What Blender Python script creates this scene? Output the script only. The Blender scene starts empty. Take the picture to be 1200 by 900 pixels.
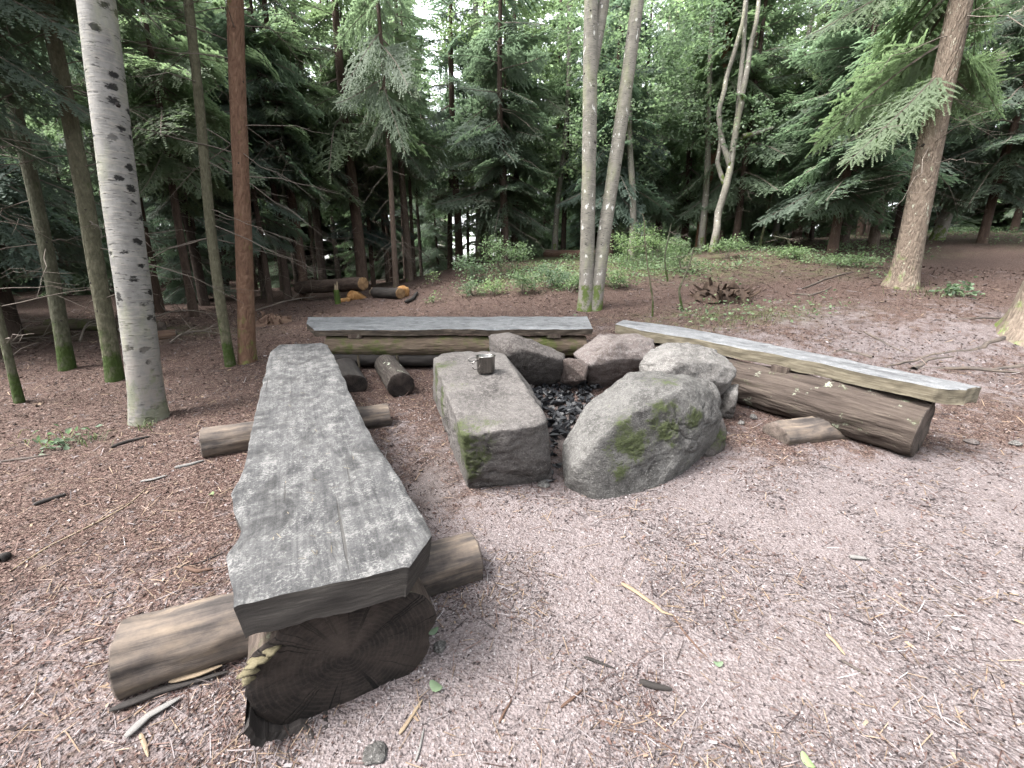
import bpy, bmesh, math, random
import numpy as np
from mathutils import Vector, Matrix

# ------------------------------------------------------------------ camera, sky, sun, exposure
R = math.radians
scene = bpy.context.scene
COL = scene.collection
PITCH = 14.0            # degrees below the level
SLOPE = math.tan(R(5))  # the clearing climbs 5 degrees away from the camera
CAM = np.array([0.0, 0.0, 1.405])
cam = bpy.data.cameras.new('camera')
cam.lens = 15.0
cam.sensor_width = 36.0
cam.clip_start = 0.05
cam.clip_end = 2000
cam_ob = bpy.data.objects.new('camera', cam)
cam_ob.location = CAM
cam_ob.rotation_euler = (R(90 - PITCH), 0, 0)
COL.objects.link(cam_ob)
scene.camera = cam_ob

SUN_EL, SUN_AZ = 56.0, 250.0     # high, soft sun behind thin cloud
world = bpy.data.worlds.new('World')
scene.world = world
world.use_nodes = True
wn = world.node_tree
sky = wn.nodes.new('ShaderNodeTexSky')
sky.sky_type = 'NISHITA'
sky.sun_disc = False
sky.sun_elevation = R(SUN_EL)
sky.sun_rotation = R(SUN_AZ)
sky.air_density = 1.0
sky.dust_density = 4.0
sky.ozone_density = 1.0
hs = wn.nodes.new('ShaderNodeHueSaturation')   # the even white of an overcast sky
hs.inputs['Saturation'].default_value = 0.22
wn.links.new(sky.outputs['Color'], hs.inputs['Color'])
wn.links.new(hs.outputs['Color'], wn.nodes['Background'].inputs['Color'])
wn.nodes['Background'].inputs['Strength'].default_value = 0.15

sun = bpy.data.lights.new('sun', 'SUN')
sun.energy = 1.5
sun.angle = R(25)
sun.color = (1.0, 0.975, 0.94)
sun_ob = bpy.data.objects.new('sun', sun)
_d = Vector((math.sin(R(SUN_AZ)) * math.cos(R(SUN_EL)), math.cos(R(SUN_AZ)) * math.cos(R(SUN_EL)), math.sin(R(SUN_EL))))
sun_ob.rotation_euler = _d.to_track_quat('Z', 'Y').to_euler()
sun_ob.location = (0, 0, 30)
COL.objects.link(sun_ob)

vs = scene.view_settings
vs.view_transform = 'Standard'
vs.look = 'None'
vs.exposure = 2.85
vs.gamma = 1.0
vs.use_curve_mapping = False
scene.render.engine = 'CYCLES'
cy = scene.cycles
cy.max_bounces = 6
cy.diffuse_bounces = 5
cy.glossy_bounces = 2
cy.transmission_bounces = 4
cy.transparent_max_bounces = 4
cy.caustics_reflective = False
cy.caustics_refractive = False
cy.use_denoising = True

random.seed(7)
RNG = np.random.default_rng(7)

# ------------------------------------------------------------------ noise, terrain, surveying
def _hash(ix, iy, iz, seed):
    n = (ix.astype(np.int64) * 374761393 + iy.astype(np.int64) * 668265263 + iz.astype(np.int64) * 1274126177 + seed * 974711) & 0xffffffff
    n = ((n ^ (n >> 13)) * 1103515245) & 0xffffffff
    n = ((n ^ (n >> 16)) * 2246822519) & 0xffffffff
    return ((n ^ (n >> 15)) & 0xffffff) / float(0xffffff)

def vnoise(p, seed=0):
    p = np.asarray(p, float)
    i = np.floor(p)
    f = p - i
    u = f * f * (3 - 2 * f)
    ix, iy, iz = i[:, 0], i[:, 1], i[:, 2]
    def h(a, b, c): return _hash(ix + a, iy + b, iz + c, seed)
    x0 = h(0, 0, 0) * (1 - u[:, 0]) + h(1, 0, 0) * u[:, 0]
    x1 = h(0, 1, 0) * (1 - u[:, 0]) + h(1, 1, 0) * u[:, 0]
    x2 = h(0, 0, 1) * (1 - u[:, 0]) + h(1, 0, 1) * u[:, 0]
    x3 = h(0, 1, 1) * (1 - u[:, 0]) + h(1, 1, 1) * u[:, 0]
    y0 = x0 * (1 - u[:, 1]) + x1 * u[:, 1]
    y1 = x2 * (1 - u[:, 1]) + x3 * u[:, 1]
    return (y0 * (1 - u[:, 2]) + y1 * u[:, 2]) * 2 - 1

def fbm(p, octaves=4, seed=0, gain=0.5):
    p = np.asarray(p, float)
    a, s = 1.0, np.zeros(len(p))
    for o in range(octaves):
        s += a * vnoise(p * (2 ** o) + 17.3 * o, seed + o)
        a *= gain
    return s

def sstep(a, b, x):
    t = np.clip((np.asarray(x, float) - a) / (b - a), 0, 1)
    return t * t * (3 - 2 * t)

def plane(y):
    y = np.asarray(y, float)
    return SLOPE * np.where(y > 9, 9 + 6 * np.tanh((y - 9) / 6), np.where(y < -3, -3 + 6 * np.tanh((y + 3) / 6), y))

def rise(x, y):
    x = np.asarray(x, float); y = np.asarray(y, float)
    t = y + 0.3 * x - 5.0
    tt = 0.4 * np.logaddexp(0, t / 0.4)
    f = sstep(-5, 0.5, x)
    return 1.25 * (1 - np.exp(-tt / 7)) * f * (1 + 0.04 * np.clip(x, 0, 14))

def terrain(x, y):
    return plane(y) + rise(x, y)

def micro(x, y):
    x = np.asarray(x, float).ravel(); y = np.asarray(y, float).ravel()
    q = np.stack([x, y, np.zeros_like(x)], 1)
    m = 0.05 * fbm(q * 0.55, 2, 3) + 0.012 * fbm(q * 3.1, 3, 9)
    d = np.hypot(x - 0.5, y - 2.2)
    m = m * sstep(1.0, 5.0, d) + 0.007 * fbm(q * 4.0, 3, 11) * (1 - sstep(1.0, 5.0, d))
    # hollow worn along the inside of the long bench
    m = m - 0.03 * np.exp(-((x + 0.62) / 0.22) ** 2 - ((y - 2.2) / 0.8) ** 2)
    return m

def gz(x, y):
    return float(terrain(x, y) + micro([x], [y])[0])

def ray(px, py):
    p = R(PITCH)
    dx, dy = (px - 600) / 500.0, (450 - py) / 500.0
    return np.array([dx, math.cos(p) + dy * math.sin(p), -math.sin(p) + dy * math.cos(p)])

def at_h(px, py, h):
    """point of the clearing h metres above its sloping floor"""
    d = ray(px, py)
    t = (h - CAM[2]) / (d[2] - SLOPE * d[1])
    return CAM + d * t

def at_y(px, py, Y):
    d = ray(px, py)
    return CAM + d * (Y / d[1])

def on_ground(px, py):
    d = ray(px, py)
    a = 0.4
    prev = a
    while a < 90:
        p = CAM + d * a
        if p[2] < terrain(p[0], p[1]):
            lo, hi = prev, a
            for _ in range(24):
                m = 0.5 * (lo + hi)
                p = CAM + d * m
                if p[2] < terrain(p[0], p[1]): hi = m
                else: lo = m
            p = CAM + d * hi
            return np.array([p[0], p[1], gz(p[0], p[1])])
        prev = a
        a *= 1.02
    p = CAM + d * 40
    return np.array([p[0], p[1], float(terrain(p[0], p[1]))])

# ------------------------------------------------------------------ mesh and object helpers
def mesh_np(name, V, polys, mat=None, smooth=True, attrs=None, mats=None, midx=None):
    me = bpy.data.meshes.new(name)
    V = np.asarray(V, np.float32)
    me.vertices.add(len(V))
    me.vertices.foreach_set('co', V.ravel())
    loops, starts, n = [], [], 0
    for P in polys:
        P = np.asarray(P, np.int32)
        if len(P) == 0: continue
        k = P.shape[1]
        loops.append(P.ravel())
        starts.append(n + np.arange(len(P), dtype=np.int32) * k)
        n += P.size
    loops = np.concatenate(loops); starts = np.concatenate(starts)
    me.loops.add(len(loops))
    me.loops.foreach_set('vertex_index', loops)
    me.polygons.add(len(starts))
    me.polygons.foreach_set('loop_start', starts)
    if midx is not None:
        me.polygons.foreach_set('material_index', np.asarray(midx, np.int32))
    me.update(calc_edges=True)
    me.polygons.foreach_set('use_smooth', np.full(len(starts), bool(smooth)))
    for k, a in (attrs or {}).items():
        a = np.asarray(a, np.float32)
        if a.ndim == 1:
            at = me.attributes.new(k, 'FLOAT', 'POINT'); at.data.foreach_set('value', a)
        else:
            at = me.attributes.new(k, 'FLOAT_VECTOR', 'POINT'); at.data.foreach_set('vector', a.ravel())
    for m in (mats or ([mat] if mat else [])):
        me.materials.append(m)
    return me

def obj(name, me, parent=None, loc=None, label=None, cat=None, group=None, kind=None):
    o = bpy.data.objects.new(name, me)
    COL.objects.link(o)
    if parent: o.parent = parent
    if loc is not None: o.location = loc
    tag(o, label, cat, group, kind)
    return o

def tag(o, label=None, cat=None, group=None, kind=None):
    if label: o['label'] = label
    if cat: o['category'] = cat
    if group: o['group'] = group
    if kind: o['kind'] = kind

def thing(name, loc, label, cat, group=None, rz=0.0):
    o = bpy.data.objects.new(name, None)
    o.empty_display_size = 0.2
    COL.objects.link(o)
    o.location = tuple(float(v) for v in loc)
    o.rotation_euler = (0, 0, rz)
    tag(o, label, cat, group)
    thing.last = o.name
    return o

class Acc:
    """gathers vertices, triangles/quads and attributes for one mesh"""
    def __init__(s): s.V = []; s.P = {}; s.A = {}; s.n = 0; s.M = {}
    def add(s, V, polys, m=0, **attrs):
        V = np.asarray(V, float)
        s.V.append(V)
        for P in polys:
            P = np.asarray(P)
            if len(P) == 0: continue
            s.P.setdefault(P.shape[1], []).append(P + s.n)
            s.M.setdefault(P.shape[1], []).append(np.full(len(P), m))
        for k, a in attrs.items(): s.A.setdefault(k, []).append(np.asarray(a, float))
        s.n += len(V)
    def mesh(s, name, mat=None, smooth=True, mats=None):
        ks = sorted(s.P)
        polys = [np.concatenate(s.P[k]) for k in ks]
        mi = np.concatenate([np.concatenate(s.M[k]) for k in ks])
        return mesh_np(name, np.concatenate(s.V), polys, mat, smooth, {k: np.concatenate(a) for k, a in s.A.items()}, mats, mi if mats else None)

def tube(pts, rad, sides=12, rough=0.0, freq=3.0, seed=0, caps=True, ell=1.0, twist=0.0, ridge=0.0, nridge=9):
    """rings round a path: returns V, polys, tc (around*r, around*r, along), end mask"""
    pts = np.asarray(pts, float); n = len(pts)
    rad = np.broadcast_to(np.asarray(rad, float), (n,))
    T = np.gradient(pts, axis=0); T /= np.linalg.norm(T, axis=1)[:, None] + 1e-9
    ref = np.array([0, 0, 1.0]) if abs(T[0, 2]) < 0.8 else np.array([1.0, 0, 0])
    A = np.cross(T, ref); A /= np.linalg.norm(A, axis=1)[:, None] + 1e-9
    B = np.cross(A, T)
    th = np.linspace(0, 2 * np.pi, sides, endpoint=False)
    s = np.concatenate([[0], np.cumsum(np.linalg.norm(np.diff(pts, axis=0), axis=1))])
    ct, st = np.cos(th), np.sin(th)
    rr = rad[:, None] * np.ones((1, sides))
    tc = np.stack([np.broadcast_to(ct, (n, sides)) * rad.max(), np.broadcast_to(st, (n, sides)) * rad.max(), np.broadcast_to(s[:, None], (n, sides))], -1).reshape(-1, 3)
    if rough:
        rr = rr * (1 + rough * fbm(tc * np.array([freq, freq, freq * 0.35]) + seed * 7.7, 4, seed).reshape(n, sides))
    if ridge:
        q = tc / rad.max() * np.array([nridge / 2.5, nridge / 2.5, 0.9])
        rd = 1 - np.abs(fbm(q + seed * 3.1, 2, seed + 50)).reshape(n, sides) * 1.6
        rr = rr * (1 + ridge * (np.clip(rd, -1, 1) - 0.5))
    V = pts[:, None, :] + rr[..., None] * (A[:, None, :] * ct[None, :, None] + B[:, None, :] * st[None, :, None] * ell)
    V = V.reshape(-1, 3)
    i = np.arange(n - 1)[:, None] * sides; j = np.arange(sides)[None, :]; j2 = (j + 1) % sides
    Q = np.stack([i + j, i + sides + j, i + sides + j2, i + j2], -1).reshape(-1, 4)
    end = np.zeros(len(V))
    return V, Q, tc, end

def log_mesh(name, a, b, r0, r1, mats, sides=40, rough=0.03, ridge=0.05, seed=0, ell=1.0, step=0.04, bend=0.0, nridge=9):
    """a felled log: barked side and two sawn ends (mats: bark, end)"""
    a = np.asarray(a, float); b = np.asarray(b, float)
    L = np.linalg.norm(b - a); n = max(4, int(L / step))
    t = np.linspace(0, 1, n)[:, None]
    pts = a + (b - a) * t
    if bend: pts[:, 2] += bend * np.sin(np.pi * t[:, 0])
    rad = r0 + (r1 - r0) * t[:, 0]
    V, Q, tc, _ = tube(pts, rad, sides, rough, 4.0 / max(r0, 0.05) * 0.25, seed, ell=ell, ridge=ridge, nridge=nridge)
    acc = Acc()
    acc.add(V, [Q], 0, tc=tc)
    for k, ring in ((0, V[:sides]), (1, V[-sides:])):
        c = ring.mean(0); ax = (b - a) / L * (-1 if k == 0 else 1)
        rows = [ring, c + (ring - c) * 0.97 + ax * 0.006, c + (ring - c) * 0.66, c + (ring - c) * 0.33, c[None]]
        W = np.concatenate(rows)
        nz = fbm(W * 22 + seed, 3, seed + 5)[:, None] * 0.004
        W[sides:] += ax * nz[sides:]
        F = []
        for q in range(3):
            i = np.arange(sides) + q * sides; i2 = (np.arange(sides) + 1) % sides + q * sides
            F.append(np.stack([i, i2, i2 + sides, i + sides], 1) if k == 0 else np.stack([i, i + sides, i2 + sides, i2], 1))
        i = np.arange(sides) + 3 * sides; i2 = (np.arange(sides) + 1) % sides + 3 * sides
        top = np.full(sides, 4 * sides)
        Tn = np.stack([i, i2, top], 1) if k == 0 else np.stack([i2, i, top], 1)
        d = W - c
        d -= np.outer(d @ ax, ax)
        e1 = np.cross(ax, [0, 0, 1.0]); e1 /= np.linalg.norm(e1) + 1e-9
        e2 = np.cross(ax, e1)
        acc.add(W, [np.concatenate(F), Tn], 1, tc=np.stack([d @ e1, d @ e2, np.zeros(len(W))], 1))
    return acc.mesh(name, mats=mats)

def resample(pts, n):
    pts = np.asarray(pts, float)
    s = np.concatenate([[0], np.cumsum(np.linalg.norm(np.diff(pts, axis=0), axis=1))])
    t = np.linspace(0, s[-1], n)
    return np.stack([np.interp(t, s, pts[:, k]) for k in range(pts.shape[1])], 1)

def slab_mesh(name, Lp, Rp, thick, mat, ns=90, nw=16, seed=0, edge_rough=0.012, warp=0.004):
    """a thick sawn plank with waney edges, between a left and a right edge line (top surface)"""
    Lq, Rq = resample(Lp, ns), resample(Rp, ns)
    wid = np.linalg.norm(Lq - Rq, axis=1).mean()
    nl = edge_rough * fbm(Lq * 9 + seed, 4, seed)[:, None]; nr = edge_rough * fbm(Rq * 9 + seed + 40, 4, seed + 3)[:, None]
    dirw = (Rq - Lq) / np.linalg.norm(Rq - Lq, axis=1)[:, None]
    Lq = Lq + dirw * nl; Rq = Rq + dirw * nr
    u = np.linspace(0, 1, nw)
    u = 0.5 - 0.5 * np.cos(np.pi * u) * (0.75 + 0.25 * np.abs(np.cos(np.pi * u)))
    top = Lq[:, None, :] * (1 - u)[None, :, None] + Rq[:, None, :] * u[None, :, None]
    s = np.linalg.norm(Lq - Lq[0], axis=1)
    S = np.broadcast_to(s[:, None], (ns, nw)); U = np.broadcast_to(u[None] * wid, (ns, nw))
    q = np.stack([S * 3, U * 14, np.zeros_like(S)], -1).reshape(-1, 3)
    top[..., 2] += (warp * fbm(q + seed, 4, seed + 8)).reshape(ns, nw)
    lip = np.minimum(u, 1 - u) * wid
    top[..., 2] -= (0.006 * np.exp(-lip / 0.008))[None]
    bot = top.copy(); 
    ins = np.where(u < 0.5, 1, -1) * 0.015 * np.exp(-lip / 0.05)
    bot += dirw[:, None, :] * ins[None, :, None]
    bot[..., 2] = top[..., 2] - thick + (0.005 * fbm(q * 1.4 + seed + 90, 3, seed + 9)).reshape(ns, nw)
    acc = Acc()
    i = np.arange(ns - 1)[:, None] * nw; j = np.arange(nw - 1)[None, :]
    Q = np.stack([i + j, i + j + 1, i + nw + j + 1, i + nw + j], -1).reshape(-1, 4)
    axd = unit(Lq[-1] + Rq[-1] - Lq[0] - Rq[0]); pd = unit(np.cross(axd, [0, 0, 1.0]))
    T0 = top.reshape(-1, 3)
    tc = np.stack([T0 @ pd, np.zeros(len(T0)), T0 @ axd], -1)
    acc.add(top.reshape(-1, 3), [Q], tc=tc, edge=np.zeros(ns * nw))
    acc.add(bot.reshape(-1, 3), [Q[:, ::-1]], tc=tc + 5, edge=np.ones(ns * nw))
    rim_t = np.concatenate([top[:, 0], top[-1, 1:], top[::-1, -1][1:], top[0, ::-1][1:-1]])
    rim_b = np.concatenate([bot[:, 0], bot[-1, 1:], bot[::-1, -1][1:], bot[0, ::-1][1:-1]])
    m = len(rim_t); k = 5
    cen = rim_t.mean(0)
    W = []
    for r in range(k):
        f = r / (k - 1)
        P = rim_t * (1 - f) + rim_b * f
        if 0 < r < k - 1:
            out = P - np.concatenate([np.roll(P, 1, 0)])  # tangent
            nrm = np.stack([out[:, 1], -out[:, 0], np.zeros(m)], 1); nrm /= np.linalg.norm(nrm, axis=1)[:, None] + 1e-9
            P = P + nrm * (edge_rough * 0.8 * fbm(P * np.array([14, 14, 40.]) + seed, 3, seed + 4))[:, None]
        W.append(P)
    W = np.concatenate(W)
    per = np.concatenate([[0], np.cumsum(np.linalg.norm(np.diff(rim_t, axis=0), axis=1))])
    i = np.arange(k - 1)[:, None] * m; j = np.arange(m)[None, :]; j2 = (j + 1) % m
    Q = np.stack([i + j, i + j2, i + m + j2, i + m + j], -1).reshape(-1, 4)
    tcw = np.stack([np.repeat(np.arange(k) / (k - 1) * thick, m), np.full(k * m, 3.0), np.tile(per, k)], 1)
    acc.add(W, [Q], tc=tcw, edge=np.ones(k * m))
    me = acc.mesh(name, mat, smooth=True)
    bm = bmesh.new(); bm.from_mesh(me)
    bmesh.ops.recalc_face_normals(bm, faces=bm.faces[:])
    bm.to_mesh(me); bm.free()
    return me

def rock_mesh(name, pts, mat, level=5, p=14, amp=0.03, freq=5.0, seed=0, moss=(), strata=0.0, tilt=(0, 0, 1.0), grow=1.02, chips=26):
    """a boulder: soft-edged polyhedron spanned by surveyed corner points, with broken relief"""
    pts = np.asarray(pts, float)
    bm = bmesh.new()
    for q in pts: bm.verts.new(q)
    bmesh.ops.convex_hull(bm, input=bm.verts[:])
    c = (pts.min(0) + pts.max(0)) * 0.5 * 0.5 + pts.mean(0) * 0.5
    N, H = [], []
    bm.normal_update()
    for f in bm.faces:
        nrm = np.array(f.normal); h = nrm @ (np.array(f.verts[0].co) - c)
        if h < 0: nrm, h = -nrm, -h
        if all(nrm @ o < 0.995 for o in N): N.append(nrm); H.append(max(h, 0.02))
    bm.free()
    rg = np.random.default_rng(seed + 500)
    for k in range(chips):
        nrm = rg.normal(size=3); nrm /= np.linalg.norm(nrm)
        hs_ = float(((pts - c) @ nrm).max())
        N.append(nrm); H.append(max(.02, hs_ * rg.uniform(.86, .98)))
    N = np.array(N); H = np.array(H)
    bm = bmesh.new()
    bmesh.ops.create_icosphere(bm, subdivisions=level, radius=1)
    D = np.array([v.co[:] for v in bm.verts])
    F = np.array([[v.index for v in f.verts] for f in bm.faces])
    bm.free()
    D = D * (pts.max(0) - pts.min(0)); D /= np.linalg.norm(D, axis=1)[:, None]
    k = np.clip(D @ N.T / H[None], 1e-6, None)
    km = k.max(1)
    r = grow / (km * (((k / km[:, None]) ** p).sum(1)) ** (1.0 / p))
    P = c + D * r[:, None]
    q = P * freq + seed * 11.1
    n1 = fbm(q, 5, seed)
    n2 = np.abs(fbm(q * 1.7 + 5, 4, seed + 20))
    off = amp * (0.7 * n1 - 0.8 * n2 + 0.35)
    crk = np.abs(fbm(q * .8 + 31, 3, seed + 60)); off -= amp * 1.1 * np.exp(-(crk / .022) ** 2)
    off += amp * .16 * fbm(q * 7, 3, seed + 70)
    if strata:
        zz = P @ (np.array(tilt) / np.linalg.norm(tilt)) * 11 + 1.2 * fbm(P * 3 + seed, 3, seed + 30)
        saw = zz - np.floor(zz)
        off += strata * (np.clip(saw * 3, 0, 1) - 0.6 * saw - 0.4)
    P = P + D * off[:, None]
    ms = np.zeros(len(P))
    for (mx, my, mz, mr) in moss:
        d = np.linalg.norm(P - np.array([mx, my, mz]), axis=1)
        ms = np.maximum(ms, 1.15 - d / (mr * 1.45) + 0.5 * fbm(P * 11 + 3, 4, seed + 40))
    ms = np.clip(ms, 0, 1)
    if len(moss): P = P + D * (0.008 * ms * (0.5 + vnoise(P * 90, seed)))[:, None]
    return mesh_np(name, P, [F], mat, True, {'tc': P, 'moss': ms})

# ------------------------------------------------------------------ materials
class NT:
    def __init__(s, name):
        s.m = bpy.data.materials.new(name); s.m.use_nodes = True
        s.t = s.m.node_tree; s.t.nodes.clear()
        s.out = s.t.nodes.new('ShaderNodeOutputMaterial')
    def n(s, typ, props=None, **ins):
        nd = s.t.nodes.new('ShaderNode' + typ)
        for k, v in (props or {}).items(): setattr(nd, k, v)
        for k, v in ins.items():
            key = k.replace('_', ' ')
            sock = nd.inputs[int(k[1:])] if k[0] == 'i' and k[1:].isdigit() else nd.inputs[key]
            if isinstance(v, bpy.types.NodeSocket): s.t.links.new(v, sock)
            else: sock.default_value = v
        return nd
    def attr(s, name): return s.n('Attribute', {'attribute_name': name})
    def noise(s, vec, scale, detail=6, rough=0.6, dist=0.0, out=0):
        return s.n('TexNoise', None, Vector=vec, Scale=scale, Detail=detail, Roughness=rough, Distortion=dist).outputs[out]
    def map(s, vec, sc): return s.n('Mapping', None, Vector=vec, Scale=sc).outputs[0]
    def ramp(s, fac, stops, interp='LINEAR'):
        nd = s.n('ValToRGB', None, Fac=fac); cr = nd.color_ramp; cr.interpolation = interp
        while len(cr.elements) < len(stops): cr.elements.new(0.5)
        for e, (p, c) in zip(cr.elements, stops):
            e.position = p; e.color = (*c, 1) if len(c) == 3 else c
        return nd.outputs[0]
    def mix(s, f, a, b, mode='MIX'):
        nd = s.n('MixRGB', {'blend_type': mode})
        for k, v in ((0, f), (1, a), (2, b)):
            if isinstance(v, bpy.types.NodeSocket): s.t.links.new(v, nd.inputs[k])
            elif k == 0: nd.inputs[k].default_value = v
            else: nd.inputs[k].default_value = (*v, 1)
        return nd.outputs[0]
    def math(s, op, a, b=0.0, clamp=False):
        nd = s.n('Math', {'operation': op, 'use_clamp': clamp})
        for k, v in ((0, a), (1, b)):
            if isinstance(v, bpy.types.NodeSocket): s.t.links.new(v, nd.inputs[k])
            else: nd.inputs[k].default_value = v
        return nd.outputs[0]
    def thr(s, v, a, b):
        nd = s.n('MapRange', {'interpolation_type': 'SMOOTHSTEP'}, Value=v)
        nd.inputs[1].default_value = a; nd.inputs[2].default_value = b
        return nd.outputs[0]
    def bump(s, h, strength=0.5, dist=0.01):
        return s.n('Bump', None, Height=h, Strength=strength, Distance=dist).outputs[0]
    def finish(s, col, rough=0.9, normal=None, spec=0.25, metal=0.0):
        b = s.n('BsdfPrincipled')
        for k, v in (('Base Color', col), ('Roughness', rough), ('Specular IOR Level', spec), ('Metallic', metal), ('Normal', normal)):
            if v is None: continue
            if isinstance(v, bpy.types.NodeSocket): s.t.links.new(v, b.inputs[k])
            elif k == 'Base Color': b.inputs[k].default_value = (*v, 1)
            else: b.inputs[k].default_value = v
        s.t.links.new(b.outputs[0], s.out.inputs[0])
        return s.m

def mat_ground():
    t = NT('forest_floor')
    pos = t.n('NewGeometry').outputs['Position']
    worn = t.attr('worn').outputs['Fac']; soot = t.attr('soot').outputs['Fac']; green = t.attr('green').outputs['Fac']
    v1 = t.n('TexVoronoi', None, Vector=pos, Scale=140.0, Randomness=1.0)
    v2 = t.n('TexVoronoi', None, Vector=t.map(pos, (1, 1.6, 1)), Scale=62.0, Randomness=1.0)
    big = t.noise(pos, 1.3, 5, 0.65); mid = t.noise(pos, 9.0, 6, 0.7); fine = t.noise(pos, 60.0, 4, 0.7)
    sep1 = t.n('SeparateColor', None, Color=v1.outputs['Color']).outputs
    sep2 = t.n('SeparateColor', None, Color=v2.outputs['Color']).outputs
    litter = t.ramp(sep1[0], [(0, (0.0171, 0.0105, 0.0082)), (.35, (0.0416, 0.0247, 0.0207)), (.62, (0.0690, 0.0432, 0.0354)), (.85, (0.0982, 0.0678, 0.0572)), (1, (0.1475, 0.1109, 0.0933))])
    gravel = t.ramp(sep1[1], [(0, (0.0504, 0.0399, 0.0392)), (.3, (0.0960, 0.0786, 0.0778)), (.7, (0.1340, 0.1132, 0.1125)), (1, (0.1865, 0.1650, 0.1642))])
    grit = t.ramp(mid, [(.3, (0.0855, 0.0691, 0.0678)), (.7, (0.1465, 0.1238, 0.1223))])
    gravel = t.mix(.45, gravel, grit)
    f = t.math('ADD', worn, t.math('MULTIPLY', t.math('SUBTRACT', mid, .5), 1.5))
    f = t.math('ADD', f, t.math('MULTIPLY', t.math('SUBTRACT', big, .5), 1.0))
    f = t.thr(f, .12, .6)
    col = t.mix(f, litter, gravel)
    leaf = t.thr(sep2[0], .8, .84)
    leafc = t.ramp(sep2[1], [(0, (0.0296, 0.0178, 0.0142)), (.5, (0.0616, 0.0421, 0.0326)), (1, (0.0937, 0.0723, 0.0575))])
    col = t.mix(t.math('MULTIPLY', leaf, t.math('SUBTRACT', .75, t.math('MULTIPLY', f, .5))), col, leafc)
    col = t.mix(t.math('MULTIPLY', green, t.thr(t.noise(pos, 7.0, 5, .7), .42, .62)), col, (.07, .1, .035))
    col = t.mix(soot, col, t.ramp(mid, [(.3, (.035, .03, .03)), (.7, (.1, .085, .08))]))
    damp = t.thr(t.noise(pos, 2.1, 7, .72), .52, .68)
    col = t.mix(t.math('MULTIPLY', damp, .4), col, t.mix(.5, col, (.035, .027, .025)))
    h = t.math('ADD', t.math('MULTIPLY', v1.outputs['Distance'], .6), t.math('MULTIPLY', fine, .8))
    h = t.math('ADD', h, t.math('MULTIPLY', v2.outputs['Distance'], .9))
    return t.finish(col, .95, t.bump(h, .8, .012), .15)

def mat_bark(name, stops, moss=0.0, moss_col=(.075, .11, .02), sc=(14, 14, 3.0), bump=.02, flake=False, low_moss=0.0, lichen=0.0):
    t = NT(name)
    tc = t.attr('tc').outputs['Vector']
    n1 = t.noise(t.map(tc, sc), 1.0, 8, .68, .4)
    n2 = t.noise(t.map(tc, tuple(3.2 * s for s in sc)), 1.0, 6, .7)
    v = t.n('TexVoronoi', {'feature': 'DISTANCE_TO_EDGE'}, Vector=t.map(tc, tuple(1.5 * s for s in sc)), Scale=1.0).outputs['Distance']
    fac = t.math('ADD', t.math('MULTIPLY', n1, .65), t.math('MULTIPLY', n2, .35))
    col = t.ramp(fac, stops)
    rnd = t.n('ObjectInfo').outputs['Random']
    col = t.mix(1.0, col, t.ramp(rnd, [(0, (.72, .74, .76)), (1, (1.15, 1.05, 1.0))]), 'MULTIPLY')
    if lichen:
        l = t.thr(t.noise(t.map(tc, (9, 9, 9)), 1.0, 6, .75), .62 - .12 * lichen, .7)
        col = t.mix(t.math('MULTIPLY', l, .8), col, (.42, .45, .36))
    if moss or low_moss:
        m = t.noise(tc, 4.5, 6, .7)
        z = t.n('SeparateXYZ', None, Vector=tc).outputs[2]
        lo = t.math('MULTIPLY', t.math('SUBTRACT', 1.0, t.thr(z, .0, .9)), low_moss)
        f = t.thr(t.math('ADD', t.math('ADD', m, lo), moss), .58, .76)
        col = t.mix(f, col, t.mix(n2, tuple(.6 * c for c in moss_col), tuple(1.5 * c for c in moss_col)))
    h = t.math('ADD', fac, t.math('MULTIPLY', t.math('MINIMUM', v, .35), 1.2 if flake else .7))
    return t.finish(col, .92, t.bump(h, .9, bump), .2)

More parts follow.
